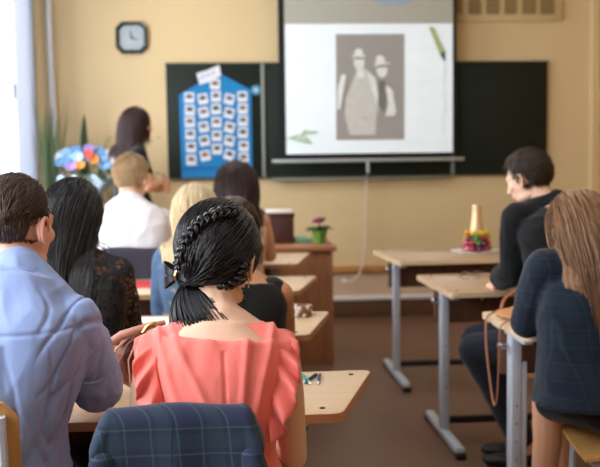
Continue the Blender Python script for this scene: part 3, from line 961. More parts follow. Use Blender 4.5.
def hair_object(parts, caps, name, m, parent):
    """parts: list of (verts, faces, val) from strands_mesh, caps: list of (MB, shade)"""
    V0 = []; F0 = []; H0 = []; o = 0
    for mb, sh in caps:
        if not mb.v: continue
        V0.append(np.array(mb.v, float)); F0 += [tuple(i + o for i in f) for f in mb.f]; H0.append(np.full(len(mb.v), sh)); o += len(mb.v)
    for v, f, h in parts:
        V0.append(v); F0 += [tuple(r) for r in (f + o).tolist()]; H0.append(h); o += len(v)
    me = bpy.data.meshes.new(name)
    me.from_pydata(np.concatenate(V0).tolist(), [], F0)
    at = me.attributes.new('hv', 'FLOAT', 'POINT')
    at.data.foreach_set('value', np.concatenate(H0).astype(np.float32))
    me.update()
    return link(name, me, m, parent)

def scalp_roots(n, pred, rad=(.080, .100, .093), c=(0, -.013, .029)):
    out = []
    while len(out) < n:
        d = RNG.normal(size=3); d /= np.linalg.norm(d)
        p = d * np.array(rad) + np.array(c)
        if pred(p): out.append(p)
    return np.array(out)

def grow(B, roots, first, length, K, width, shade=None, layer=.012, grav=1.0, stiff=.55, wob=.10, colliders=(), target=None, tw=1.0, hug=False, gather=0.0, maxlat=None, ctr=(0, -.013, .029), erad=(.080, .100, .093)):
    """strands that leave the scalp along first(p), slide over head and shoulders and hang"""
    N = len(roots)
    H = np.array(B.H); R = H[:3, :3]; T = H[:3, 3]
    Ri = np.linalg.inv(R)
    p = roots @ R.T + T
    d0 = np.array([first(q) for q in roots]) @ R.T
    d0 /= np.linalg.norm(d0, axis=1, keepdims=True) + 1e-9
    lay = RNG.uniform(0, 1, N)
    L = (length * RNG.uniform(.86, 1.05, N)) if np.isscalar(length) else length
    ds = L / (K - 1)
    v = d0.copy(); out = [p.copy()]
    g = np.array([0, 0, -1.0])
    ph = RNG.uniform(0, 6.28, (N, 3))
    er = np.array(erad); ec = np.array(ctr)
    alive = np.ones(N, bool)
    for i in range(1, K):
        u = i / K
        w = stiff * max(0, 1 - u * 1.2) if target is None else .15
        if target is None:
            nv = v * (.55 + w) + g * grav * (.25 + u) + d0 * max(0, w)
        else:
            dd = target - p; dist = np.linalg.norm(dd, axis=1, keepdims=True)
            nv = dd / (dist + 1e-6) * tw + d0 * max(0, .9 - 1.3 * u) + v * .6
        if gather:
            rv = np.array(B.r); lx = (p - T) @ rv
            nv -= rv[None, :] * (lx * gather * min(1, u * 2))[:, None]
        nv += wob * np.sin(ph + u * 9.0) * .6 + RNG.normal(size=(N, 3)) * wob * .25
        nv /= np.linalg.norm(nv, axis=1, keepdims=True) + 1e-9
        q = p + nv * ds[:, None]
        # head
        l = (q - T) @ Ri.T - ec
        rr = er[None, :] + (lay * layer)[:, None] + .002
        m = np.linalg.norm(l / rr, axis=1, keepdims=True)
        if hug: l = l / (np.linalg.norm(l / (er[None, :] + (lay * layer * min(1, u * 1.6))[:, None] + .0015), axis=1, keepdims=True) + 1e-9)
        else: l = np.where(m < 1, l / (m + 1e-9), l)
        q = (l + ec) @ R.T + T
        for c, rad in colliders:
            c = np.array(c); rad = np.array(rad) + (lay * .014)[:, None] + .004
            l = q - c; m = np.linalg.norm(l / rad, axis=1, keepdims=True)
            # push sideways rather than up
            q = np.where(m < 1, c + l / (m + 1e-9), q)
        if target is not None:
            near = np.linalg.norm(target - p, axis=1) < .022
            q = np.where(near[:, None], p + (target - p) * .2, q)
        v = q - p; v /= np.linalg.norm(v, axis=1, keepdims=True) + 1e-9
        p = q; out.append(p.copy())
    paths = np.stack(out, axis=1)
    if maxlat:
        ok = np.abs((paths - T) @ np.array(B.r)).max(axis=1) < maxlat
        paths = paths[ok]; lay = lay[ok]; N = len(paths)
    val = np.clip(.42 + .55 * (lay - .5) + RNG.normal(size=N) * .16, 0, 1) if shade is None else shade
    return strands_mesh(paths, width, val)

def body_colliders(B, arms=True):
    c = []
    for u, kx in ((.45, 1), (.6, 1), (.75, 1), (.86, 1)):
        X, Y = B.frame(u); p = B.sp(u)
        w = .15 * B.k; c.append((p, (w, .115 * B.k, .10)))
    for g in (-1, 1):
        c.append((B.sh[g], (.058 * B.k,) * 3))
        c.append((B.sh[g].lerp(B.c7, .5), (.06 * B.k,) * 3))
    c.append((B.c7 + V((0, .0, .03)), (.06 * B.k, .06 * B.k, .08)))
    return c
# ------------------------------------------------------------------ clothes materials
C_BLUE = mat('blue_shirt_cotton', (142, 162, 212), .8, var=.05, vscale=9, bump=.30, bscale=12, stretch=(1.5, 1.5, .35), spec=.2, sheen=.2)
C_CORAL = mat('coral_chiffon', (252, 130, 122), .75, var=.05, vscale=14, bump=.28, bscale=13, stretch=(1.5, 1.5, .35), spec=.2, sheen=.25)
C_WHITE = mat('white_shirt_cotton', (236, 234, 242), .8, var=.03, spec=.2, sheen=.15)
C_BLACK = mat('black_fabric', (24, 24, 28), .85, var=.12, spec=.2, sheen=.1)
C_SUIT = mat('black_suit_wool', (17, 18, 23), .85, var=.12, vscale=30, spec=.2, sheen=.12)
C_NAVY = mat('dark_trouser_wool', (30, 34, 46), .85, var=.1, spec=.2, sheen=.1)
C_DENIM = mat('denim', (84, 108, 138), .85, var=.15, vscale=40, bump=.2, bscale=300, spec=.15)
C_PEACH = mat('pale_top_fabric', (222, 190, 172), .8, var=.05)
C_LACE = lace('black_lace')
C_PLAID = plaid('navy_green_plaid', (40, 46, 72), (50, 74, 84), (62, 98, 100), 9.0)
C_PLAIDD = plaid('dark_navy_plaid', (22, 30, 48), (30, 48, 60), (38, 62, 72), 9.0)
C_SEAM = mat('seam_blue', (116, 138, 192), .8)

def long_keep(p): return p.z > -.075 + 2.5 * max(0, p.y - .005)
def long_pred(p): return p[2] > -.06 + 2.5 * max(0, p[1] - .005)
def comb_back(p): return np.array([p[0] * 3, -.8, -.35 + p[2] * 3])
def comb_side(p):
    s = np.sign(p[0]) if abs(p[0]) > .004 else RNG.choice([-1, 1])
    return np.array([s * (.9 + abs(p[0]) * 5), -.45 if p[1] < .04 else -.9, .05])
def short_keep(p):
    if abs(p.x) > .058 and p.y > -.035 and p.z < .012: return False
    return p.z > -.062 + 3.2 * max(0, p.y + .0)
def short_pred(p):
    if abs(p[0]) > .058 and p[1] > -.035 and p[2] < .012: return False
    return p[2] > -.058 + 3.0 * max(0, p[1] + .0)

def long_hair(B, m, length, n, width, K=26, comb=comb_back, layer=.012, wob=.07, grav=1.0, stiff=.4, capshade=.3, gather=2.0, maxlat=.17):
    cm = MB(); B.cap_hair(cm, long_keep)
    r = scalp_roots(n, long_pred)
    s = grow(B, r, comb, length, K, width, layer=layer, wob=wob, colliders=body_colliders(B), grav=grav, stiff=stiff, gather=gather, maxlat=maxlat)
    return hair_object([s], [(cm, capshade)], 'hair', m, B.root)

# ================================================================== man in the blue shirt
man = Body('man in a blue long sleeved shirt with rolled cuffs, short brown hair, seated front left',
           (-.55, 2.42, .565), (-.478, 2.40, 1.125), (-.490, 2.47, 1.243), hyaw=-30, tyaw=-22, hipyaw=-5, pitch=8, male=True, k=1.1, hk=1.0,
           shL=(-.635, 2.46, 1.03), shR=(-.349, 2.36, 1.022), elR=(-.310, 2.48, .838), wrR=(-.37, 2.73, .785), elL=(-.72, 2.60, .84), wrL=(-.56, 2.78, .79),
           back=-.03, voxel=.0055, skin=skin('skin_ruddy', (226, 170, 146)), arm=.86)
man.ear_rim(1); man.ear_rim(-1)
b = MB(); man.torso(b, .018, -.12, 1.03, 16, .92); man.shoulders(b, .015)
for g in (-1, 1):
    man.arm(b, g, .017, upto=1.16, flare=.006)
# folds: pleat down the back, yoke seam, drapes from the shoulder blade to the waist
def man_fold(p, n):
    d = 0
    if p[2] < 1.0:
        r = abs(noise.noise(V((p[0] * 12 + 4, p[1] * 12, p[2] * 3.2))))
        d -= .006 * math.exp(-(r / .07) ** 2) * min(1, (1.0 - p[2]) * 8)
    if p[0] > .13:
        r = abs(noise.noise(V((p[0] * 9, p[1] * 9 + 7, p[2] * 11 - p[0] * 14))))
        d -= .007 * math.exp(-(r / .08) ** 2) * min(1, (p[0] - .13) * 30)
    if n[1] < .2:
        x = (p[0] - (.035 - .02 * (p[2] - .8)))
        d -= .010 * math.exp(-(x / .007) ** 2) * (1 if p[2] < 1.00 else 0)
        d += .008 * math.exp(-((x - .02) / .012) ** 2) * (1 if p[2] < 1.00 else 0)
        d -= .004 * math.exp(-((p[2] - 1.012 - .05 * p[0]) / .004) ** 2)
        d += .007 * math.sin((p[0] * 30 + p[2] * 6)) * max(0, min(1, (.98 - p[2]) * 5))
        for x0, sl, z0, z1 in ((-.10, .15, .5, .97), (.105, -.35, .5, .95), (.14, .5, .6, .98), (-.16, -.2, .5, 1.0), (-.05, .1, .5, .8)):
            if z0 < p[2] < z1:
                q = p[0] - x0 - sl * (p[2] - .8)
                d -= .005 * math.exp(-(q / .008) ** 2) * min(1, (p[2] - z0) * 8, (z1 - p[2]) * 8)
    return d
man_shirt = man.garment('shirt', b, C_BLUE, .0045, 14, wrinkle(.008, (9, 9, 4.5), man_fold, .3))
man.tuck(man_shirt, lambda p: p.z < 1.10 and p.z > .50 and (man.R3.inverted() @ (p - man.hc)).z < -.05, .012, .04)
# stand collar
cl = MB(); rs = []
X, Y = man.frame(1.0); tt = (man.hc - man.c7).normalized()
for i in range(33):
    a = 2 * math.pi * i / 32 + .0
    dirv = man.r * math.cos(a) * .071 + man.f * math.sin(a) * .072
    base = man.c7 + man.f * .004 + V((0, 0, .004 - .028 * max(0, math.sin(a))))
    rs.append([base + dirv * 1.20 - V((0, 0, .018)), base + dirv * 1.06 + V((0, 0, .022)), base + dirv * .98 + V((0, 0, .030)), base + dirv * .92 + V((0, 0, .022)), base + dirv * .95 - V((0, 0, .02))])
cl.rings(rs[:-1], cyclic=True)
cl.build('collar', C_BLUE, man.root)
for g in (-1, 1):   # rolled cuffs below the elbow
    A, E_, W_ = man.sh[g], man.el[g], man.wr[g]; d = (W_ - E_).normalized(); up = (A - E_).normalized()
    cf = MB(); cf.cap(E_ + up * .055, .064, E_ + up * .01, .066); cf.cap(E_ + up * .01, .064, E_ + d * .045, .058)
    me = fuse(cf, .005, 3); displace(me, wrinkle(.006, (16, 16, 16), None, 2.0 + g))
    co_ = link('rolled_cuff', me, C_BLUE, man.root)
    px, py = perp(up)
    MB().tube([E_ + up * (.085 + .010 * math.sin(a * 2)) + (px * math.cos(a) + py * math.sin(a)) * .061 for a in [2 * math.pi * i / 32 for i in range(32)]], .0065, 8, True).build('cuff_edge', C_BLUE, co_)
man.trousers(C_NAVY); man.shoes()
cm = MB(); man.cap_hair(cm, short_keep, rad=(.0765, .096, .0895))
fade = lambda p: p[2] > .045
r1 = scalp_roots(2400, lambda p: short_pred(p) and p[2] > .035, rad=(.076, .096, .089))
r2 = scalp_roots(1500, lambda p: short_pred(p) and p[2] <= .05, rad=(.076, .096, .089))
top = grow(man, r1, lambda p: np.array([.35 + p[0] * 3, -.9, -.05]), .055, 9, .0010, layer=.011, grav=.12, stiff=1.0, wob=.035, hug=True, erad=(.077, .097, .091))
side = grow(man, r2, lambda p: np.array([p[0] * 3, -.3, -.9]), .016, 5, .0010, shade=np.clip(.62 + RNG.normal(size=1500) * .2, 0, 1), layer=.003, grav=.2, stiff=1.0, wob=.12, hug=True, erad=(.076, .096, .089))
hair_object([top, side], [(cm, .5)], 'hair', H_BROWN, man.root)

# ================================================================== woman in the coral blouse
cor = Body('woman in a coral ruffled blouse with braided black hair seen from behind, front centre',
           (-.03, 2.385, .555), (.0, 2.335, 1.022), (-.006, 2.425, 1.158), hyaw=-24, tyaw=-3, pitch=16, roll=4, k=.97, hk=1.08,
           shL=(-.160, 2.33, .950), shR=(.140, 2.325, .946), elR=(.172, 2.41, .665), wrR=(.06, 2.60, .655), elL=(-.206, 2.43, .690), wrL=(-.12, 2.62, .665),
           back=-.028, voxel=.0055, skin=SK_FAIR, arm=.92)
cor.ear_rim(1)
b = MB(); cor.torso(b, .012, -.05, .915, 14)
for g in (-1, 1):
    p = cor.sh[g]; q = cor.sp(.86)
    b.ell(p - cor.r * g * .012, (.055,) * 3)
    b.cap(q + cor.r * g * .085 + V((0, 0, .018)), .048, p - cor.r * g * .01, .052)
    b.cap(q + cor.r * g * .025 - V((0, 0, .006)), .068, q + cor.r * g * .085 + V((0, 0, .016)), .048)
    w = cor.sp(.6)
    b.cap(w + cor.r * g * .075, .078, p.lerp(w, .12), .05)
def cor_fold(p, n):
    d = 0
    if n[1] < 0:
        d -= .005 * math.exp(-((p[0] - .035 + .02 * (p[2] - .9)) / .004) ** 2) * (1 if p[2] < .97 else 0)
        d += .002 * math.sin(p[0] * 120 + 3 * math.sin(p[2] * 9 + p[0] * 14)) * max(0, min(1, 1 - (.99 - p[2]) * 9))
        for s0, sl in ((-.085, .3), (.12, -.25), (.078, -.1), (-.03, .5)):
            d += .007 * math.exp(-((p[0] - s0 + sl * (p[2] - .9)) / .010) ** 2)
    return d
cor.garment('blouse', b, C_CORAL, .0042, 7, wrinkle(.0045, (9, 9, 4), cor_fold, 1.7))
def ruffle(pts, outs, name='ruffle_sleeve', waves=6.5, wmax=.066):
    n, mrow = 90, 9; vs = []; fs = []
    P = [V(p) - cor.o for p in pts]; O = [V(o).normalized() for o in outs]; m = len(P) - 1
    for i in range(n + 1):
        t = i / n * m; k = min(int(t), m - 1); f = t - k; f2 = f * f * (3 - 2 * f)
        # Catmull-Rom for the seam line
        p0, p1, p2, p3 = P[max(k - 1, 0)], P[k], P[k + 1], P[min(k + 2, m)]
        p = .5 * ((2 * p1) + (p2 - p0) * f + (2 * p0 - 5 * p1 + 4 * p2 - p3) * f * f + (3 * p1 - p0 - 3 * p2 + p3) * f ** 3)
        o = O[k].lerp(O[k + 1], f2).normalized()
        tg = (P[k + 1] - P[k]).normalized(); nn = tg.cross(o).normalized()
        w = wmax * (math.sin(math.pi * (.10 + .82 * i / n)) ** .6)
        for j in range(mrow):
            u = j / (mrow - 1)
            wv = math.sin(2 * math.pi * waves * i / n + .8 * math.sin(i * .13)) * .019 * u ** 1.2
            vs.append(p + o * w * u + nn * wv + V((0, 0, -.03 * u * u)))
    for i in range(n):
        for j in range(mrow - 1):
            a = i * mrow + j
            fs.append((a, a + 1, a + mrow + 1, a + mrow))
    o = MB().add(vs, fs).build(name, C_CORAL, cor.root, auto=False)
    md = o.modifiers.new('thick', 'SOLIDIFY'); md.thickness = .0025
    return o
ruffle([(.112, 2.41, .955), (.120, 2.36, .992), (.115, 2.30, .985), (.116, 2.262, .93), (.108, 2.247, .86), (.098, 2.25, .80)],
       [(1, .5, -.1), (1, .1, .15), (1, -.3, -.05), (.95, -.4, -.3), (.8, -.6, -.5), (.6, -.6, -.5)])
ruffle([(-.135, 2.41, .955), (-.150, 2.36, .992), (-.147, 2.30, .985), (-.148, 2.262, .93), (-.136, 2.247, .86), (-.125, 2.25, .80)],
       [(-1, .5, -.1), (-1, .1, .1), (-1, -.2, -.2), (-.8, -.4, -.5), (-.5, -.6, -.7), (-.4, -.6, -.6)], wmax=.06)
cor.trousers(C_BLACK); cor.shoes()
# braided hair: everything sweeps down-left to a bow
# (points given around the head as seen from behind, dropped on the scalp)
def on_scalp(dx, dz, out=.0, rad=(.080, .100, .093)):
    """point on the back of the head at offset dx, dz (room axes) from the head centre"""
    R = cor.R3; Ri = R.inverted(); ec = V((0, -.013, .029)); er = V(rad) + V((out,) * 3)
    best = None
    for i in range(400):
        yy = -.16 + .28 * i / 399
        l = Ri @ V((dx, yy, dz)) - ec
        m = (l.x / er.x) ** 2 + (l.y / er.y) ** 2 + (l.z / er.z) ** 2
        if m <= 1: return cor.hc + V((dx, yy, dz))
        if best is None or m < best[0]: best = (m, yy)
    yy = best[1]; l = Ri @ V((dx, yy, dz)) - ec
    l = l / math.sqrt(best[0])
    return cor.hc + R @ (l + ec)
def braid(pts, r, name, lobes):
    P = [on_scalp(*q, out=.017) for q in pts]
    m = len(P) - 1
    def cr(t):
        t = min(max(t, 0), m - 1e-6); k = int(t); f = t - k
        p0, p1, p2, p3 = P[max(k - 1, 0)], P[k], P[k + 1], P[min(k + 2, m)]
        return .5 * ((2 * p1) + (p2 - p0) * f + (2 * p0 - 5 * p1 + 4 * p2 - p3) * f * f + (3 * p1 - p0 - 3 * p2 + p3) * f ** 3)
    paths = []
    for st in range(3):
        for fi in range(16):
            a0 = RNG.uniform(0, 6.28); rr = math.sqrt(RNG.uniform(0, 1)) * r * .55
            line = []
            for i in range(90):
                u = i / 89; c = cr(u * m); t = (cr(u * m + .02) - cr(u * m - .02)).normalized()
                nrm = (c - (cor.h((0, -.013, .029)))).normalized(); nrm = (nrm - t * nrm.dot(t)).normalized(); bb = t.cross(nrm)
                ph = u * lobes * math.pi * 2 / 2 + st * 2 * math.pi / 3
                taper = 1 - .25 * u
                ctr = c + bb * (r * .95 * taper * math.sin(ph)) + nrm * (r * .5 * taper * math.sin(2 * ph) + r * .35)
                line.append(ctr + (bb * math.cos(a0) + nrm * math.sin(a0)) * rr * taper)
            paths.append([list(q) for q in line])
    return strands_mesh(np.array(paths), .0024, np.clip(.45 + RNG.normal(size=len(paths)) * .2, 0, 1), 4, .9)
cm = MB(); cor.cap_hair(cm, lambda p: p.z > -.088 + 2.5 * max(0, p.y - .005))
G = on_scalp(-.080, -.040, .008)
rA = scalp_roots(2600, lambda p: p[2] > -.076 + 2.5 * max(0, p[1] - .005))
Gn = np.array(G)
swA = grow(cor, rA, lambda p: np.array([.35, -.6, -.25]), .26, 24, .0011, layer=.013, target=Gn, tw=1.0, wob=.06)
bA = braid([(.045, .118), (.012, .118), (-.025, .104), (-.055, .078), (-.078, .040), (-.090, .0), (-.086, -.025)], .0110, 'braid', 10)
bB = braid([(.064, .0), (.048, -.034), (.014, -.056), (-.024, -.062), (-.054, -.058), (-.076, -.048)], .0095, 'braid', 8)
# loose pony tail gathered below the bow, lying on the nape and left shoulder
N = 1000; tails = []
for i in range(N):
    a, q = RNG.uniform(0, 6.28), math.sqrt(RNG.uniform(0, 1))
    l = []
    e = RNG.uniform(.85, 1.1); sx = RNG.normal() * .012
    for k in range(20):
        u = k / 19 * e
        c = G + V((.014 + .040 * math.sin(u * 2.2), -.024 - .040 * math.sin(min(1, u) * 2.4), -.004 - .155 * u))
        rr = .020 + .068 * math.sin(min(1, u * 1.05) * math.pi * .80)
        c += V((math.cos(a + u * .8) * rr * q + sx * u * u, math.sin(a + u * .8) * rr * q * .7, 0))
        l.append(list(c))
    tails.append(l)
tA = strands_mesh(np.array(tails), .0013, np.clip(.45 + RNG.normal(size=N) * .22, 0, 1))
# fine curls at the nape
cu = []
for i in range(26):
    x0 = RNG.uniform(-.02, .075); p = V((x0, 0, 0)); l = []
    st = on_scalp(x0 * .9, -.072, .004) + V((0, -.012, 0))
    rr = RNG.uniform(.006, .014); ph = RNG.uniform(0, 6.28); tr = RNG.uniform(1.2, 2.6)
    for k in range(26):
        u = k / 25
        l.append(list(st + V((math.cos(ph + u * 6.28 * tr) * rr * min(1, u * 2) + .006 * u, -.006 - .012 * u + math.sin(ph + u * 6.28 * tr) * rr * .3, -.055 * u + math.sin(ph + u * 6.28 * tr) * rr * min(1, u * 2) * .8))))
    cu.append(l)
cA = strands_mesh(np.array(cu), .0012, np.full(len(cu), .4))
hair_object([swA, bA, bB, tA, cA], [(cm, .25)], 'hair', H_BLACK, cor.root)
# flyaway brown strands: the bow with its gold clasp
nb = cor.R3 @ (cor.R3.inverted() @ (G - cor.h((0, -.013, .029)))); nb.z = 0
nb = (nb.normalized() + V((0, -1.0, 0))).normalized(); xb = V((-nb.y, nb.x, 0))
bow = MB(); bc = G + nb * .036 + xb * .018 + V((0, 0, .008))
for sgn, tilt in ((-1, .35), (1, -.05), (-1, -.5), (1, .6)):
    pts = []
    for i in range(17):
        a = math.pi * 2 * i / 16
        x = .023 + .023 * -math.cos(a); zz = .017 * math.sin(a)
        pts.append((bc + xb * (sgn * x) + nb * (.012 * math.sin(a) + .008) + V((0, 0, tilt * x)), .006 + .008 * (max(0, x) / .046) ** .8))
    rs = [[p + V((0, 0, -h_)), p + V((0, 0, h_)), p + nb * .0025 + V((0, 0, h_)), p + nb * .0025 - V((0, 0, h_))] for p, h_ in pts[:-1]]
    bow.rings(rs, cyclic=True)
bo = bow.build('hair_bow', mat('black_satin', (34, 34, 42), .28, var=.1, spec=.6), cor.root)
MB().tube([bc + nb * .016 + V((0, 0, -.014)), bc + nb * .022, bc + nb * .016 + V((0, 0, .014))], .0075, 10, flat=.6).build('gold_clasp', M_GOLD, bo)
er = MB(); ep = cor.h((.081, -.006, -.040))
er.ell(ep + V((.002, -.004, 0)), (.005,) * 3).tube([ep + V((.003, -.004, -.004)) + V((.0, math.sin(a) * .006, -.008 + math.cos(a) * .006)) for a in [i * 6.283 / 12 for i in range(12)]], .0015, 6, True)
er.build('earring', M_GOLD, cor.root)

# ================================================================== woman in black lace
lac = Body('woman with long straight black hair in a black lace long sleeved top, seated left',
           (-.475, 3.36, .555), (-.478, 3.38, 1.070), (-.482, 3.45, 1.206), hyaw=-25, tyaw=-8, pitch=6, k=1.02, hk=1.0,
           shR=(-.345, 3.36, 1.018), shL=(-.595, 3.40, 1.015), elR=(-.316, 3.47, .785), wrR=(-.368, 3.60, .825), elL=(-.64, 3.52, .80), wrL=(-.50, 3.66, .79),
           handR=(-.35, .15, .55), palmR=(-.2, .9, .1), skin=SK_WARM, voxel=.0065, arm=.95, curl=.9)
b = MB(); lac.torso(b, .004, -.05, .86, 12)
lac.garment('camisole', b, C_BLACK, .0075)
b = MB(); lac.torso(b, .012, -.06, .96, 12); lac.shoulders(b, .009)
for g in (-1, 1): lac.arm(b, g, .009, upto=1.85, flare=.004)
lac.garment('lace_top', b, C_LACE, .0075, 4, wrinkle(.003, (10, 10, 8)))
lac.trousers(C_BLACK); lac.shoes()
long_hair(lac, H_BLACK, .50, 2800, .0012, 28, comb_back, .007, .035, gather=2.6)

# ================================================================== woman in the black sleeveless top
slv = Body('woman in a black sleeveless top sitting just beyond the braided hair, mostly hidden',
           (.06, 3.36, .555), (.055, 3.36, .995), (.045, 3.45, 1.128), hyaw=8, tyaw=0, pitch=10, k=1.0,
           shR=(.196, 3.36, .930), shL=(-.09, 3.36, .935), elR=(.222, 3.47, .775), wrR=(.14, 3.70, .79), elL=(-.12, 3.47, .78), wrL=(-.02, 3.70, .79), skin=SK_TAN, arm=1.0)
b = MB(); slv.torso(b, .010, -.05, .93, 12)
for g in (-1, 1):
    p = slv.sh[g]
    b.cap(slv.sp(.86) + slv.r * g * .08, .058, p - slv.r * g * .025 + V((0, 0, .008)), .055)
    w = slv.sp(.6); b.cap(w + slv.r * g * .075, .076, p.lerp(w, .25) , .05)
slv.garment('sleeveless_top', b, C_BLACK, .0075, 4, wrinkle(.003))
slv.trousers(C_NAVY); slv.shoes()
cm = MB(); slv.cap_hair(cm, long_keep)
r = scalp_roots(700, long_pred); gb = np.array(slv.h((.0, -.10, .055)))
s1 = grow(slv, r, lambda p: np.array([p[0] * 3, -.5, .3]), .20, 16, .002, target=gb, layer=.012, wob=.06)
bun = MB(); bun.ell(slv.h((0, -.105, .030)), (.042, .038, .040))
hair_object([s1], [(cm, .5), (bun, .6)], 'hair', H_BROWN, slv.root)

# ================================================================== blonde woman
blo = Body('woman with long straight blonde hair and a denim jacket in the left row',
           (-.10, 4.42, .555), (-.105, 4.42, 1.010), (-.105, 4.49, 1.148), hyaw=-5, tyaw=0, pitch=6, k=.98, skin=SK_FAIR,
           shL=(-.235, 4.42, .945), shR=(.025, 4.42, .945))
b = MB(); blo.torso(b, .016, -.05, .95, 12); blo.shoulders(b, .014)
for g in (-1, 1): blo.arm(b, g, .015, upto=1.8, flare=.004)
blo.garment('denim_jacket', b, C_DENIM, .008, 4, wrinkle(.005, (12, 12, 10)))
blo.trousers(C_NAVY); blo.shoes()
long_hair(blo, H_BLONDE, .48, 2200, .0013, 26, comb_back, .008, .05, gather=3.5)

# ================================================================== boy in the white shirt
whi = Body('boy in a white shirt with short sandy blond hair leaning over the far left desk',
           (-0.460, 5.580, 0.560), (-0.502, 5.685, 1.129), (-0.493, 5.768, 1.272), hyaw=-28, tyaw=-6, pitch=10, male=True, k=1.08, hk=1.06, skin=SK_FAIR,
           shL=(-0.690, 5.685, 1.030), shR=(-0.335, 5.664, 1.030), elL=(-0.731, 5.852, 0.835), elR=(-0.313, 5.831, 0.835), wrL=(-0.606, 6.186, 0.790), wrR=(-0.397, 6.186, 0.790), back=-.045)
whi.ear_rim(1)
b = MB(); whi.torso(b, .018, -.10, .98, 14); whi.shoulders(b, .016)
for g in (-1, 1): whi.arm(b, g, .018, upto=1.9, flare=.004)
whi.garment('shirt', b, C_WHITE, .008, 4, wrinkle(.007, (9, 9, 7), None, 5.0))
whi.trousers(C_NAVY); whi.shoes()
cm = MB(); whi.cap_hair(cm, short_keep, rad=(.081, .101, .094))
r = scalp_roots(2600, short_pred, rad=(.079, .099, .092))
s1 = grow(whi, r, lambda p: np.array([p[0] * 5 - .2 * p[1], -.5, -.5 + p[2] * 4]), .046, 8, .0013, layer=.016, grav=.35, stiff=.9, wob=.12, hug=True)
hair_object([s1], [(cm, .45)], 'hair', H_SAND, whi.root)

# ================================================================== woman with long brown hair, far
bro = Body('woman with long dark brown hair and bare arms at the far left row desk',
           (0.102, 5.671, 0.555), (0.100, 5.692, 1.078), (0.098, 5.763, 1.224), hyaw=4, tyaw=-4, pitch=4, k=1.02, skin=SK_WARM,
           shR=(0.240, 5.681, 1.014), shL=(-0.041, 5.692, 1.014), elR=(0.288, 5.753, 0.815), wrR=(0.245, 6.018, 0.790), elL=(-0.082, 5.814, 0.810), wrL=(0.000, 6.038, 0.790))
b = MB(); bro.torso(b, .010, -.05, .82, 12)
for g in (-1, 1): b.cap(bro.sp(.8) + bro.r * g * .09, .05, bro.sp(.95) + bro.r * g * .085, .028)
bro.garment('tank_top', b, C_PEACH, .008)
bro.trousers(C_NAVY); bro.shoes()
long_hair(bro, H_DKBR, .50, 1600, .0016, 24, comb_back, .018, .06, gather=1.5)

# ================================================================== teacher, standing
tea = Body('woman in a black dress standing in profile by the front wall, arms folded',
           (-.625, 7.30, .985), (-.612, 7.30, 1.462), (-.580, 7.29, 1.612), hyaw=-72, tyaw=-72, pitch=4, k=1.03, hk=1.03, standing=True, skin=SK_WARM,
           elR=(-.495, 7.06, 1.175), wrR=(-.375, 7.27, 1.20), elL=(-.455, 7.40, 1.165), wrL=(-.365, 7.20, 1.165), handR=(.1, 1, .05), handL=(.12, -1, .06),
           palmR=(-1, 0, -.2), palmL=(-1, 0, -.2), arm=1.05, back=-.015)
b = MB(); tea.torso(b, .012, -.04, .93, 14); tea.shoulders(b, .010)
for g in (-1, 1):
    tea.arm(b, g, .012, upto=.62, flare=.006)
    tea.leg(b, g, .022, .98, 1.0, .02)
b.loft([(tea.hip + V((0, 0, z)), tea.hr, tea.hf, a, c) for z, a, c in ((.06, .175, .128), (-.12, .195, .145), (-.30, .19, .14), (-.46, .185, .14))])
tea.garment('dress', b, C_BLACK, .009, 4, wrinkle(.004))
tea.shoes()
long_hair(tea, H_MAROON, .25, 1600, .0015, 20, lambda p: np.array([p[0] * 4, -.40, -.9]), .005, .03, gather=0.0, stiff=.5)

# ================================================================== boy in the black suit
sui = Body('boy in a black suit with short dark hair turned sideways at a right row desk',
           (1.475, 4.30, .56), (1.500, 4.36, 1.150), (1.392, 4.43, 1.275), hyaw=46, tyaw=30, hipyaw=72, pitch=22, male=True, k=1.08, hk=1.0, skin=SK_FAIR,
           shL=(1.322, 4.35, 1.105), shR=(1.66, 4.50, 1.085), elL=(1.322, 4.40, .862), wrL=(1.305, 4.58, .800), elR=(1.62, 4.72, .86), wrR=(1.40, 4.74, .79),
           kneeL=(1.145, 4.42, .505), kneeR=(1.20, 4.60, .51), ankL=(1.385, 4.40, .035), ankR=(1.42, 4.56, .035), arm=.95, voxel=.0065,
           handL=(.05, .9, -.35), palmL=(1, 0, -.6), back=-.04, curl=.6)
sui.ear_rim(-1); sui.ear_rim(1)
b = MB(); sui.torso(b, .020, -.10, .97, 14); sui.shoulders(b, .018)
for g in (-1, 1): sui.arm(b, g, .019, upto=1.88, flare=.006)
sui.garment('suit_jacket', b, C_SUIT, .0075, 4, wrinkle(.006, (9, 9, 7), None, 2.0))
cl = MB(); rs = []
for i in range(32):
    a = 2 * math.pi * i / 32
    dirv = sui.r * math.cos(a) * .070 + sui.f * math.sin(a) * .072
    base = sui.c7 + sui.f * .004 + V((0, 0, .024 - .035 * max(0, math.sin(a))))
    rs.append([base + dirv * 1.35 - V((0, 0, .04)), base + dirv * 1.08 + V((0, 0, .020)), base + dirv * .98 + V((0, 0, .022)), base + dirv * .95 - V((0, 0, .02))])
cl.rings(rs, cyclic=True).build('collar', C_SUIT, sui.root)
sui.trousers(C_NAVY); sui.shoes()
cm = MB(); sui.cap_hair(cm, short_keep, rad=(.079, .099, .092))
r = scalp_roots(2600, short_pred, rad=(.078, .098, .091))
s1 = grow(sui, r, lambda p: np.array([p[0] * 3 + .5, -.1 if p[2] > .06 else -.4, -.3 + p[2] * 3]), .046, 8, .0012, layer=.022, grav=.35, stiff=.9, wob=.09, hug=True)
hair_object([s1], [(cm, .4)], 'hair', H_DARK, sui.root)

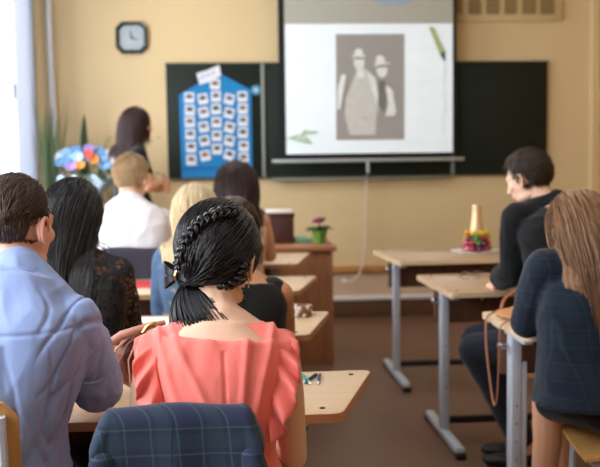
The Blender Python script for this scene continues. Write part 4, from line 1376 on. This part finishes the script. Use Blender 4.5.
# ================================================================== girl in the plaid jacket
gir = Body('girl in a dark plaid jacket with very long light brown hair, seated far right',
           (1.315, 3.24, .565), (1.225, 3.27, 1.018), (1.222, 3.34, 1.138), hyaw=6, tyaw=8, hipyaw=55, pitch=4, k=1.0, hk=1.02, skin=SK_WARM,
           shL=(1.086, 3.27, 1.012), shR=(1.385, 3.29, .985), elL=(1.050, 3.345, .815), wrL=(1.17, 3.58, .800), elR=(1.43, 3.40, .79), wrR=(1.34, 3.62, .79),
           kneeL=(1.150, 3.42, .52), kneeR=(1.23, 3.62, .52), ankL=(1.125, 3.43, .035), ankR=(1.285, 3.62, .035), arm=.95, voxel=.0065, back=-.02)
b = MB(); gir.torso(b, .022, .12, .97, 14); gir.shoulders(b, .016)
for g in (-1, 1): gir.arm(b, g, .018, upto=1.85, flare=.006)
# the skirt of the jacket hangs over hips and the back of the thigh
X, Yv = gir.r, gir.f
b.loft([(gir.sp(.93), X, Yv, .120, .085), (gir.sp(.84) + V((-.01, 0, 0)), X, Yv, .170, .110), (gir.sp(.62) + V((-.02, 0, 0)), X, Yv, .188, .128), (gir.sp(.42) + V((-.025, 0, 0)), X, Yv, .195, .14), (gir.sp(.25) + V((-.035, -.005, 0)), X, Yv, .205, .155), (gir.hip + V((-.045, -.01, .05)), X, Yv, .215, .175), (gir.hip + V((-.055, -.01, .0)), X, Yv, .222, .185)], 28)
gir.garment('jacket', b, C_PLAIDD, .0075, 4, wrinkle(.006, (8, 8, 5), None, 8.0))
b = MB(); gir.torso(b, .014, 0, .25, 4)
for g in (-1, 1): gir.leg(b, g, .014, .86)
gir.garment('skirt', b, C_BLACK, .008, 4)
gir.shoes()
long_hair(gir, H_LTBR, .52, 3800, .0011, 30, comb_back, .010, .035, capshade=.35, gather=2.0, maxlat=.125)
# ------------------------------------------------------------------ jackets hung over chair backs
def draped(name, label, cat, cx, cy, x0, x1, ztop, zrear, zfront, m, edge=.05, seed=0.0, thick=.008, drop=.10, bulge=0.0):
    """cloth over a chair back; local frame like the chair's"""
    t = thing(name, label, cat, (cx, cy, 0))
    N, K = 70, 44
    vs = []; fs = []
    for i in range(N + 1):
        u = i / N; x = x0 + (x1 - x0) * u
        a = max(0, (x0 + edge - x) / edge, (x - x1 + edge) / edge)      # 0 on the chair back, 1 at the free end
        zt = ztop - drop * a ** 1.5 - .004 * math.sin(u * 9 + seed)
        half = .030 + .020 * a
        row = []
        for j in range(K + 1):
            v = j / K
            if v < .48:
                s = v / .48; z = zrear + (zt - .03 - zrear) * s
                y = -.245 - half - .035 * (1 - s) ** 1.2 - bulge * math.sin(math.pi * s)
            elif v < .62:
                s = (v - .48) / .14; an = math.pi * s
                y = -.245 - half * math.cos(an); z = zt - .03 + .03 * math.sin(an)
            else:
                s = (v - .62) / .38; z = zt - .03 + (zfront - zt + .03) * s
                y = -.245 + half + .006 * s
            if v < .5:
                f = noise.noise(V((x * 9 + seed, z * 2.5, seed)))
                y -= .014 * f * min(1, (zt - z) * 6) + .010 * abs(math.sin(x * 23 + seed + 1.5 * z)) ** 3 * min(1, max(0, zt - z) * 5)
                xx = x + (.035 * (1 - v / .5)) * (1 if u > .5 else -1) * abs(2 * u - 1) ** 2
            else: xx = x
            row.append((xx, y, z))
        vs += row
    for i in range(N):
        for j in range(K):
            a = i * (K + 1) + j
            fs.append((a, a + 1, a + K + 2, a + K + 1))
    o = MB().add(vs, fs).build('jacket_body', m, t, auto=False)
    md = o.modifiers.new('thick', 'SOLIDIFY'); md.thickness = thick; md.offset = 1
    return t, o
jk, jb = draped('plaid_jacket', 'navy and green plaid jacket hung over the chair back behind the coral blouse', 'jacket', -.095, 2.40, -.186, .176, .864, .42, .62, C_PLAID, edge=.036, seed=.4, drop=.075)
# the emptied sleeve and shoulder seam hanging at the left end
sv = MB()
sv.chain([(-.165, -.285, .76), (-.178, -.30, .68), (-.183, -.305, .58), (-.18, -.30, .46)], [.024, .034, .036, .034], 16)
me = fuse(sv, .008, 4); displace(me, wrinkle(.006, (10, 10, 10)))
link('sleeve', me, C_PLAID, jk)
sv = MB(); sv.chain([(.155, -.285, .76), (.170, -.30, .68), (.176, -.305, .56), (.172, -.30, .45)], [.024, .034, .036, .036], 16)
me = fuse(sv, .008, 4); displace(me, wrinkle(.006, (10, 10, 10), None, 3.0))
link('sleeve', me, C_PLAID, jk)
MB().tube([(-.012 + .004 * math.sin(z * 30), -.2945 - .035 * max(0, 1 - (z - .42) / .43) ** 1.2 - .006, z) for z in [.45 + .40 * i / 16 for i in range(17)]], .0016, 6).build('back_seam', mat('seam_navy', (26, 32, 56), .9), jk)
draped('dark_jacket', 'dark grey jacket hung over the chair back behind the boy in the white shirt', 'jacket', -.445, 5.62, -.215, .215, .905, .50, .66, mat('dark_grey_cloth', (56, 54, 68), .9, var=.1), edge=.04, seed=2.0)

# ------------------------------------------------------------------ things on the left row desks
ZT = .745
hb = thing('handbag', 'brown leather handbag with looped straps on the near desk, left of the coral blouse', 'handbag', (-.215, 2.80, ZT))
M_LEA = mat('brown_leather', (128, 74, 56), .45, var=.15, vscale=30, bump=.1, bscale=120)
M_LEA2 = mat('tan_leather_strap', (196, 138, 116), .45, var=.1)
bb = MB(); bb.ell((0, 0, .075), (.085, .045, .075)); bb.ell((-.02, -.01, .10), (.055, .04, .06)); bb.ell((.03, .0, .05), (.06, .046, .05))
me = fuse(bb, .005, 4); displace(me, wrinkle(.007, (22, 22, 16), None, 1.0))
zmin = min(v.co.z for v in me.vertices)
for v in me.vertices: v.co.z -= zmin
link('bag_body', me, M_LEA, hb)
MB().tube([(-.085, -.035, .155), (-.06, -.045, .172), (-.02, -.05, .185), (.02, -.05, .198), (.06, -.045, .205)], [.012, .013, .012, .010, .007], 12).build('rolled_handle', M_LEA2, hb)
for k, (xa, za) in enumerate(((-.075, .148), (-.045, .158), (-.02, .165))):
    MB().tube([(xa + .03, -.048, za + .015), (xa, -.056, za - .01), (xa - .022, -.058, za - .06), (xa - .018, -.056, .03)], .006, 8, flat=.5).build('strap', M_LEA2 if k != 1 else M_LEA, hb)
MB().tube([(.0, -.062, .182), (.012, -.066, .20), (.03, -.066, .208), (.038, -.062, .20)], .005, 8).build('gold_ring', M_GOLD, hb)

def pen(label, x, y, rz, m, L=.12):
    p = thing('pen', label, 'pen', (x, y, ZT), rz)
    R = Matrix.Rotation(math.pi / 2, 3, 'X')
    MB().lathe([(.0, -L / 2), (.0045, -L / 2 + .002), (.0048, L * .22), (.0044, L * .36)], (0, 0, .0052), 12, R).build('barrel', m, p)
    MB().lathe([(.0040, L * .36), (.0024, L * .45), (.0008, L * .5), (0, L * .5)], (0, 0, .0052), 12, R).build('tip', M_PAPER, p)
    MB().box((-.0012, -.0 + L * .12, .0095), (.0012, L * .12 + .035, .0112)).build('clip', m, p, bevel=.0004)
    return p
M_TEAL = mat('teal_plastic', (60, 170, 160), .3); M_NVP = mat('navy_plastic', (44, 54, 104), .3)
pen('teal pen with a white tip on the near left desk', .245, 2.875, .12, M_TEAL, .13)
pen('navy pen beside the teal pen on the near left desk', .255, 2.88, -.45, M_NVP, .12)
pen('navy pen farthest from the teal pen on the near left desk', .282, 2.875, -.15, M_NVP, .12)
def sheet(name, label, cat, x, y, w, h, rz, m, th=.004, z=ZT):
    p = thing(name, label, cat, (x, y, z), rz)
    MB().box((-w / 2, -h / 2, 0), (w / 2, h / 2, th)).build('cover', m, p, bevel=.0012)
    MB().box((-w / 2 + .004, -h / 2 - .0015, .001), (w / 2 - .004, h / 2 - .004, th - .001)).build('pages', M_PAPER, p, smooth=False)
    return p
M_RED = mat('red_cover', (206, 60, 62), .5)
sheet('folder', 'red folder on the near desk between the blue shirt and the coral blouse', 'folder', -.42, 2.86, .16, .22, .15, M_RED)
sheet('folder', 'red folder on the third left row desk, before the dark jacket', 'folder', -.40, 5.10, .22, .30, -.1, M_RED)
bk = sheet('booklet', 'open white booklet with a yellow picture on the second left row desk', 'booklet', -.30, 3.92, .20, .28, .08, M_PAPER)
MB().box((-.07, -.11, .0041), (.06, .02, .0046)).build('picture', mat('yellow_print', (222, 190, 96), .6, var=.25, vscale=30), bk, smooth=False)
br = thing('beaded_bracelet', 'coiled bracelet of brown and pearl beads on the slanted desk end', 'bracelet', (.325, 4.02, ZT))
M_BB = mat('brown_bead', (150, 104, 76), .25, var=.3, vscale=90); M_PB = mat('pearl_bead', (226, 214, 206), .2)
random.seed(5)
for k in range(3):
    for i in range(14):
        a = 2 * math.pi * (i + .5 * k) / 14
        r = .0088
        MB().ell((.036 * math.cos(a), .036 * math.sin(a), .0088 + .0150 * k), (r, r, r), None, 12, 8).build('bead', M_PB if (math.cos(a) < -.35 or random.random() < .2) else M_BB, br)

# ------------------------------------------------------------------ things on the right row desks
gl = thing('eyeglasses', 'folded thin metal eyeglasses on the middle right row desk', 'eyeglasses', (1.285, 5.02, ZT), .2)
for s in (-1, 1):
    MB().tube([(s * .034 + .026 * math.cos(a), 0, .022 + .020 * math.sin(a)) for a in [i * 2 * math.pi / 20 for i in range(20)]], .0016, 6, True).build('lens_rim', M_CHROME, gl)
    MB().tube([(s * .034 + .0248 * math.cos(a) , .0, .022 + .0188 * math.sin(a)) for a in [i * 2 * math.pi / 20 for i in range(20)]], .0002, 4, True)
    m = MB(); m.ell((s * .034, 0, .022), (.0252, .0008, .0192), None, 20, 8); m.build('lens', M_GLASS, gl)
    MB().tube([(s * .061, 0, .028), (s * .060, .01, .028), (-s * .03, .022 + .006 * s, .022), (-s * .058, .024 + .006 * s, .008)], .0016, 6).build('temple', M_DARKMET, gl)
MB().tube([(-.009, 0, .026), (0, -.002, .030), (.009, 0, .026)], .0016, 6).build('bridge', M_CHROME, gl)

bg_ = thing('shoulder_bag', 'flat tan woven bag with a long strap over the near right desk edge', 'bag', (1.185, 3.80, ZT), 0)
M_TAN = mat('tan_woven', (190, 132, 82), .6, var=.2, vscale=60, bump=.3, bscale=90); M_STR = mat('tan_strap', (158, 98, 66), .5, var=.1)
me = fuse(MB().ell((0, 0, .022), (.115, .12, .022)).ell((.02, .02, .03), (.08, .08, .026)), .006, 3)
zm = min(v.co.z for v in me.vertices)
for v in me.vertices: v.co.z -= zm
link('bag_body', me, M_TAN, bg_)
def strap(pts, name='strap'):
    P = [V(p) for p in pts]; q = []
    for i in range(len(P) - 1):
        p0, p1, p2, p3 = P[max(i - 1, 0)], P[i], P[i + 1], P[min(i + 2, len(P) - 1)]
        for k in range(6):
            f = k / 6
            q.append(.5 * ((2 * p1) + (p2 - p0) * f + (2 * p0 - 5 * p1 + 4 * p2 - p3) * f * f + (3 * p1 - p0 - 3 * p2 + p3) * f ** 3))
    q.append(P[-1])
    return MB().tube(q, .0072, 8, flat=.45).build(name, M_STR, bg_)
strap([(-.07, .10, .025), (-.115, .09, .008), (-.131, .085, -.02), (-.133, .07, -.12), (-.130, .03, -.24), (-.128, -.02, -.325), (-.127, -.06, -.30), (-.128, -.085, -.20), (-.129, -.095, -.09), (-.126, -.10, -.015), (-.105, -.10, .010), (-.06, -.08, .028)])
strap([(-.08, .05, .03), (-.04, .12, .07), (.04, .16, .10), (.12, .12, .07)], 'carry_handle')

tr = thing('serving_tray', 'white oval paper tray under the champagne bottle on the far right row desk', 'tray', (1.655, 6.32, ZT))
MB().lathe([(0, 0), (.14, 0), (.158, .006), (.163, .014), (.158, .014), (.14, .006), (0, .005)], (0, 0, 0), 32).build('dish', M_PAPER, tr)
for o in tr.children: o.scale = (1.05, .8, 1)
bo_ = thing('champagne_bottle', 'champagne bottle in gold foil standing among wrapped sweets', 'bottle', (1.655, 6.33, ZT + .006))
M_BOTTLE = mat('bottle_green_glass', (44, 62, 34), .12, spec=.8); M_FOIL = mat('gold_foil', (232, 204, 160), .35, metal=.55, var=.15, vscale=40, bump=.3, bscale=90)
M_LABEL = mat('cream_label', (236, 222, 190), .5)
MB().lathe([(0, 0), (.040, 0), (.043, .006), (.043, .13), (.038, .165), (.025, .20), (.0185, .225)], (0, 0, 0), 28).build('bottle_body', M_BOTTLE, bo_)
MB().lathe([(.0445, .125), (.043, .150), (.0385, .180), (.033, .215), (.030, .25), (.0285, .275), (.030, .277), (.030, .292), (.025, .300), (0, .301)], (0, 0, 0), 28).build('foil_neck', M_FOIL, bo_)
MB().lathe([(.0436, .05), (.0438, .052), (.0438, .118), (.0436, .12)], (0, 0, 0), 28).build('label', M_LABEL, bo_)
CANDY = [('crimson', (178, 34, 66)), ('yellow', (232, 198, 52)), ('green', (78, 150, 60)), ('pink', (222, 118, 140)), ('purple', (104, 36, 92)), ('orange', (216, 130, 50))]
M_C = {n: mat('%s_foil' % n, c, .25, var=.2, vscale=60, coat=.4, bump=.2, bscale=150) for n, c in CANDY}
random.seed(3); protos = {}
rows = [(.082, 0.012, 12, ('crimson', 'pink', 'crimson', 'purple', 'crimson', 'green')), (.076, .046, 11, ('pink', 'crimson', 'green', 'purple', 'crimson', 'green')),
        (.070, .080, 10, ('crimson', 'yellow', 'purple', 'green')), (.066, .110, 9, ('yellow', 'orange', 'yellow', 'yellow'))]
for r, z, n, cols in rows:
    for i in range(n):
        a = 2 * math.pi * (i + random.uniform(-.15, .15)) / n
        cn = cols[i % len(cols)]
        loc = (1.655 + r * math.cos(a), 6.33 + r * math.sin(a), ZT + .006 + z)
        if cn not in protos:
            t = thing('wrapped_sweet', '%s foil wrapped sweet in the pile round the champagne bottle' % cn, 'sweet', loc, a, 'wrapped sweets round the bottle')
            MB().ell((0, 0, .013), (.0175, .0185, .0175)).build('sweet', M_C[cn], t)
            for s in (-1, 1):
                MB().lathe([(.003, 0), (.006, .006), (.012, .014), (.0115, .0145), (.002, .004)], (0, s * .017, .013), 10, Matrix.Rotation(-s * math.pi / 2, 3, 'X')).build('twist_end', M_C[cn], t)
            protos[cn] = t
        else:
            s0 = protos[cn]; t = s0.copy(); COL.objects.link(t); t.location = loc; t.rotation_euler = (0, 0, a)
            for ch in s0.children:
                c2 = ch.copy(); COL.objects.link(c2); c2.parent = t

# ------------------------------------------------------------------ on the teacher's desk
ZD = .765
bx = thing('storage_box', 'dark brown box with white papers on top on the teacher desk', 'box', (.435, 7.10, ZD))
M_DB = mat('dark_brown_card', (74, 42, 40), .5, var=.1)
MB().box((-.115, -.12, 0), (.085, .12, .185)).build('box_body', M_DB, bx, bevel=.006)
MB().box((-.12, -.125, .185), (.09, .125, .215)).build('lid', M_DB, bx, bevel=.006)
MB().box((-.105, -.11, .2155), (.08, .11, .232)).build('paper_stack', M_PAPER, bx, bevel=.002)
sheet('folder', 'pale green folder lying on the teacher desk beside the flower pot', 'folder', .575, 7.10, .13, .28, 0, mat('mint_green', (150, 206, 168), .5), .02, ZD) if False else None
fo = thing('paper_stack', 'pale green stack of papers on the teacher desk between box and flower pot', 'papers', (.555, 7.16, ZD))
for k in range(4):
    MB().box((-.03 + .002 * k, -.13, .007 * k), (.09 - .002 * k, .13, .007 * k + .0065)).build('folder', mat('mint_green', (150, 206, 168), .5) if k == 0 else bpy.data.materials['mint_green'], fo, bevel=.001)
fp = thing('flower_pot', 'small potted plant in green wrap with a purple flower on the teacher desk', 'potted plant', (.672, 6.86, ZD))
fp.location = (.695, 6.95, ZD); td.children[0]
M_WRAP = mat('green_wrap', (110, 160, 70), .35, var=.2, vscale=30, coat=.3); M_LEAFD = mat('leaf_green', (58, 96, 48), .5, var=.25); M_PUR = mat('purple_petal', (124, 34, 84), .5, var=.2)
pr = []
for i in range(9):
    t = i / 8; pr.append((.038 + .022 * t, .105 * t))
w_ = MB(); rs = []
for r, z in pr:
    rs.append([V((r * (1 + .06 * math.sin(7 * a) * z / .1) * math.cos(a), r * (1 + .06 * math.sin(7 * a) * z / .1) * math.sin(a), z + .012 * math.sin(5 * a) * z / .1)) for a in [2 * math.pi * j / 40 for j in range(40)]])
w_.rings(rs).build('wrapped_pot', M_WRAP, fp)
MB().tube([(0, 0, .05), (0, 0, .17)], .004, 6).build('stem', M_LEAFD, fp)
def leafshape(p, d, L, wd, m, name, par, droop=.3, n=10):
    d = V(d).normalized(); sx = d.cross(V((0, 0, 1)))
    if sx.length < .01: sx = V((1, 0, 0))
    sx.normalize(); vs = []; fs = []
    for i in range(n + 1):
        t = i / n; w0 = wd * math.sin(math.pi * min(1, .08 + .92 * t)) ** .7
        c = V(p) + d * L * t - V((0, 0, droop * L * t * t)); up = sx.cross(d).normalized()
        vs += [c - sx * w0 + up * .15 * w0, c, c + sx * w0 + up * .15 * w0]
    for i in range(n):
        a = 3 * i; fs += [(a, a + 1, a + 4, a + 3), (a + 1, a + 2, a + 5, a + 4)]
    o = MB().add(vs, fs).build(name, m, par, auto=False)
    md = o.modifiers.new('thick', 'SOLIDIFY'); md.thickness = .0012
    return o
for i in range(14):
    a = i * 2.4; leafshape((.02 * math.cos(a), .02 * math.sin(a), .09), (math.cos(a), math.sin(a), .55 + .3 * (i % 3)), .105, .028, M_LEAFD, 'leaf', fp, .5)
for i in range(12):
    a = i * 2.4; r = .006 * math.sqrt(i)
    m = MB(); m.ell((r * 1.6 * math.cos(a), r * 1.6 * math.sin(a), .158 + .006 * (i % 3)), (.021, .021, .015)); m.build('petal', M_PUR, fp)

# ------------------------------------------------------------------ plants and bouquet by the window
cab = thing('low_cabinet', 'low white cabinet carrying plants in the window corner', 'cabinet', (-1.16, 8.22, 0))
MB().box((-.36, -.24, .06), (.36, .24, .82)).build('carcass', M_WHITE, cab, bevel=.004)
MB().box((-.38, -.26, .82), (.38, .26, .85)).build('cabinet_top', M_BIRCH, cab, bevel=.004)
MB().box((-.33, -.21, ZF), (.33, .22, .06)).build('plinth', M_SKIRT, cab)
for s in (-1, 1):
    dr = MB().box((s * .18 - .172, -.256, .08), (s * .18 + .172, -.2405, .80)).build('door', M_WHITE, cab, bevel=.003)
    MB().tube([(s * .03, -.262, .42), (s * .03, -.275, .43), (s * .03, -.275, .53), (s * .03, -.262, .54)], .005, 8).build('handle', M_CHROME, dr)
ZC_ = .85
M_TERRA = mat('white_pot', (222, 216, 206), .4); M_SOIL = mat('soil', (60, 44, 34), .9)
M_GRASS = mat('strap_leaf_green', (104, 126, 88), .5, var=.25); M_DARKLEAF = mat('dark_leaf', (58, 84, 60), .45, var=.25); M_FROND = mat('frond_green', (104, 128, 84), .5, var=.2)
def pot(t, r, h):
    MB().lathe([(0, 0), (r * .72, 0), (r * .78, .01), (r, h), (r * 1.06, h), (r * 1.06, h + .012), (r * .92, h + .012), (r * .9, h - .015), (0, h - .015)], (0, 0, 0), 24).build('pot', M_TERRA, t)
    MB().lathe([(0, h - .014), (r * .88, h - .014), (r * .88, h - .010), (0, h - .006)], (0, 0, 0), 20).build('soil', M_SOIL, t)
random.seed(21)
g1 = thing('strap_leaf_plant', 'tall grassy plant with long thin leaves beside the window', 'potted plant', (-1.345, 8.12, ZC_))
pot(g1, .085, .15)
for i in range(32):
    a = random.uniform(0, 6.28); r = random.uniform(0, .05); lean = random.uniform(.03, .20)
    leafshape((r * math.cos(a), r * math.sin(a), .14), (math.cos(a) * lean, math.sin(a) * lean * .6, 1), random.uniform(.50, .92), random.uniform(.006, .012), M_GRASS if i % 3 else M_FROND, 'leaf', g1, random.uniform(0, .05), 12)
g2 = thing('snake_plant', 'dark plant with two broad upright sword leaves behind the bouquet', 'potted plant', (-1.07, 8.34, ZC_))
pot(g2, .08, .14)
for px, lean, L, w0 in ((-.03, .02, .76, .046), (.05, .20, .56, .040), (0, .02, .36, .026), (.02, -.25, .40, .022), (-.04, -.18, .45, .02)):
    leafshape((px, 0, .13), (lean, -.02, 1), L, w0, M_DARKLEAF, 'leaf', g2, 0, 14)
g3 = thing('arching_palm', 'airy palm plant with thin arching fronds beside the standing woman', 'potted plant', (-.86, 8.30, ZC_))
pot(g3, .08, .14)
for i in range(11):
    a = i * 2.399; lean = .25 + .05 * (i % 5); L = random.uniform(.45, .75)
    d = V((math.cos(a) * lean, math.sin(a) * lean * .55, 1)).normalized(); p0 = V((0, 0, .13)); pts = []
    for k in range(9):
        t = k / 8; pts.append(p0 + d * L * t + V((math.cos(a), math.sin(a) * .5, 0)) * .22 * t * t - V((0, 0, .18 * t * t * t)))
    st = MB().tube(pts, [.003 - .0022 * k / 8 for k in range(9)], 6).build('frond', M_FROND, g3)
    for k in range(3, 9):
        for s in (-1, 1):
            q = MB(); dd = (pts[k] - pts[k - 1]).normalized(); sx = V((-math.sin(a), math.cos(a), 0)) * s
            tip = pts[k] + (dd * .5 + sx * .8 - V((0, 0, .25))).normalized() * .09
            mid = pts[k].lerp(tip, .45) + V((0, 0, .006))
            q.add([pts[k], mid + dd * .007, tip, mid - dd * .007], [(0, 1, 2, 3)])
            q.build('leaflet', M_FROND, st, smooth=False)
bq = thing('bouquet', 'wrapped bouquet of blue, red, orange and white flowers on the window cabinet', 'bouquet', (-1.045, 8.06, ZC_))
MB().lathe([(0, 0), (.05, 0), (.06, .02), (.055, .16), (.07, .22), (.066, .22), (.05, .16), (0, .15)], (0, 0, 0), 24).build('vase', mat('glass_blue_vase', (150, 180, 210), .15), bq)
M_FB = [mat('blue_petal', (88, 150, 206), .5, var=.2), mat('red_petal', (206, 62, 54), .5, var=.2), mat('orange_petal', (234, 152, 62), .5, var=.2), mat('white_petal', (234, 238, 246), .5), mat('pale_blue_petal', (150, 190, 226), .5), mat('lilac_petal', (150, 130, 196), .5)]
rs = []
for i in range(7):
    t = i / 6
    rs.append([V(((.05 + .17 * t) * (1 + .10 * math.sin(6 * a) * t) * math.cos(a), (.05 + .10 * t) * (1 + .10 * math.sin(6 * a) * t) * math.sin(a), .16 + .21 * t + .035 * math.sin(9 * a) * t)) for a in [2 * math.pi * j / 54 for j in range(54)]])
wr_ = MB(); wr_.rings(rs, closed_ends=False); wo = wr_.build('paper_wrap', mat('pale_blue_wrap', (186, 210, 232), .4, var=.12, vscale=8), bq, auto=False)
md = wo.modifiers.new('thick', 'SOLIDIFY'); md.thickness = .002
def flower(x, y, z, r, m, n=9):
    f = MB()
    for k in range(n):
        a = 2 * math.pi * k / n
        M = Matrix.Rotation(.95, 3, 'X') @ Matrix.Rotation(a, 3, 'Z') @ Matrix.Rotation(-.45, 3, 'Y')
        f.ell(V((x, y, z)) + M @ V((r * .55, 0, 0)), (r * .5, r * .28, r * .10), M, 10, 6)
    o = f.build('flower', m, bq)
    MB().ell((x, y - r * .10, z + r * .08), (r * .24, r * .24, r * .18), None, 10, 6).build('flower_centre', M_FB[2], o)
    MB().tube([(x, y, z), (x * .3, y * .3, .20)], .003, 5).build('stem', M_LEAFD, o)
spec = [(-.19, -.05, .46, 0), (-.12, -.09, .50, 0), (-.05, -.10, .50, 4), (.035, -.11, .52, 1), (.075, -.10, .48, 2), (-.03, -.12, .44, 2), (.13, -.06, .49, 0), (.19, -.03, .47, 3), (.20, .02, .52, 3), (-.16, .03, .53, 4),
        (-.08, .03, .55, 0), (.02, .03, .56, 5), (.10, .05, .54, 0), (.0, -.07, .49, 0), (.16, -.09, .43, 0), (-.10, -.12, .43, 5), (-.21, .02, .50, 3)]
for x, y, z, c in spec: flower(x, y, z + .03, .046 if c in (1, 2) else .052, M_FB[c])
for i in range(10):
    a = i * 2.4; leafshape((.06 * math.cos(a), .05 * math.sin(a), .36), (math.cos(a), math.sin(a) * .6 - .3, .35), .20, .028, M_LEAFD if i % 2 else M_FROND, 'leaf', bq, .4)
# ------------------------------------------------------------------ light
w = bpy.data.worlds.new('World'); SC.world = w; w.use_nodes = True
bg = w.node_tree.nodes['Background']
bg.inputs[0].default_value = (.90, .95, 1.0, 1); bg.inputs[1].default_value = 1.6
def area(name, loc, rot, sx, sy, e, col):
    d = bpy.data.lights.new(name, 'AREA'); d.shape = 'RECTANGLE'; d.size = sx; d.size_y = sy; d.energy = e; d.color = col
    o = bpy.data.objects.new(name, d); COL.objects.link(o); o.location = loc; o.rotation_euler = rot
    return o
for (a, b), e in zip(WINS, (250, 130, 180)):
    # daylight arriving through each window
    area('window_daylight', (XL - .42, (a + b) / 2, (Z0 + Z1) / 2), (0, math.radians(-90), 0), Z1 - Z0 + .3, b - a + .3, e, (.93, .97, 1.0))
for y in (.8, 3.4, 6.2):  # added weak warm fill under the ceiling, out of view, no fixtures
    area('ceiling_fill', (1.0, y, ZC - .06), (0, 0, 0), 1.2, .5, 6, (1.0, .90, .76))

# things stand with their own base point on the floor
for o in [o for o in bpy.data.objects if o.type == 'EMPTY' and o.parent is None and abs(o.location.z) < 1e-6]:
    o.location.z += ZF
    for ch in o.children: ch.location.z -= ZF

# ------------------------------------------------------------------ camera
cam = bpy.data.cameras.new('Camera'); co = bpy.data.objects.new('Camera', cam); COL.objects.link(co)
cam.sensor_width = 36.0; cam.lens = 60.0; cam.clip_start = .05
yaw, pit, roll = math.radians(4.6), math.atan(.0835), .013
fwd = V((math.sin(yaw) * math.cos(pit), math.cos(yaw) * math.cos(pit), -math.sin(pit)))
r0 = V((math.cos(yaw), -math.sin(yaw), 0)); u0 = r0.cross(fwd)
rr = r0 * math.cos(roll) - u0 * math.sin(roll); uu = u0 * math.cos(roll) + r0 * math.sin(roll)
co.matrix_world = Matrix(((rr.x, uu.x, -fwd.x, 0), (rr.y, uu.y, -fwd.y, 0), (rr.z, uu.z, -fwd.z, 1.42), (0, 0, 0, 1)))
cam.dof.use_dof = True; cam.dof.focus_distance = 2.32; cam.dof.aperture_fstop = 4.2
SC.camera = co
SC.view_settings.view_transform = 'Standard'
SC.view_settings.look = 'None'
SC.view_settings.exposure = 0.0
SC.cycles.use_denoising = True
SC.cycles.max_bounces = 8
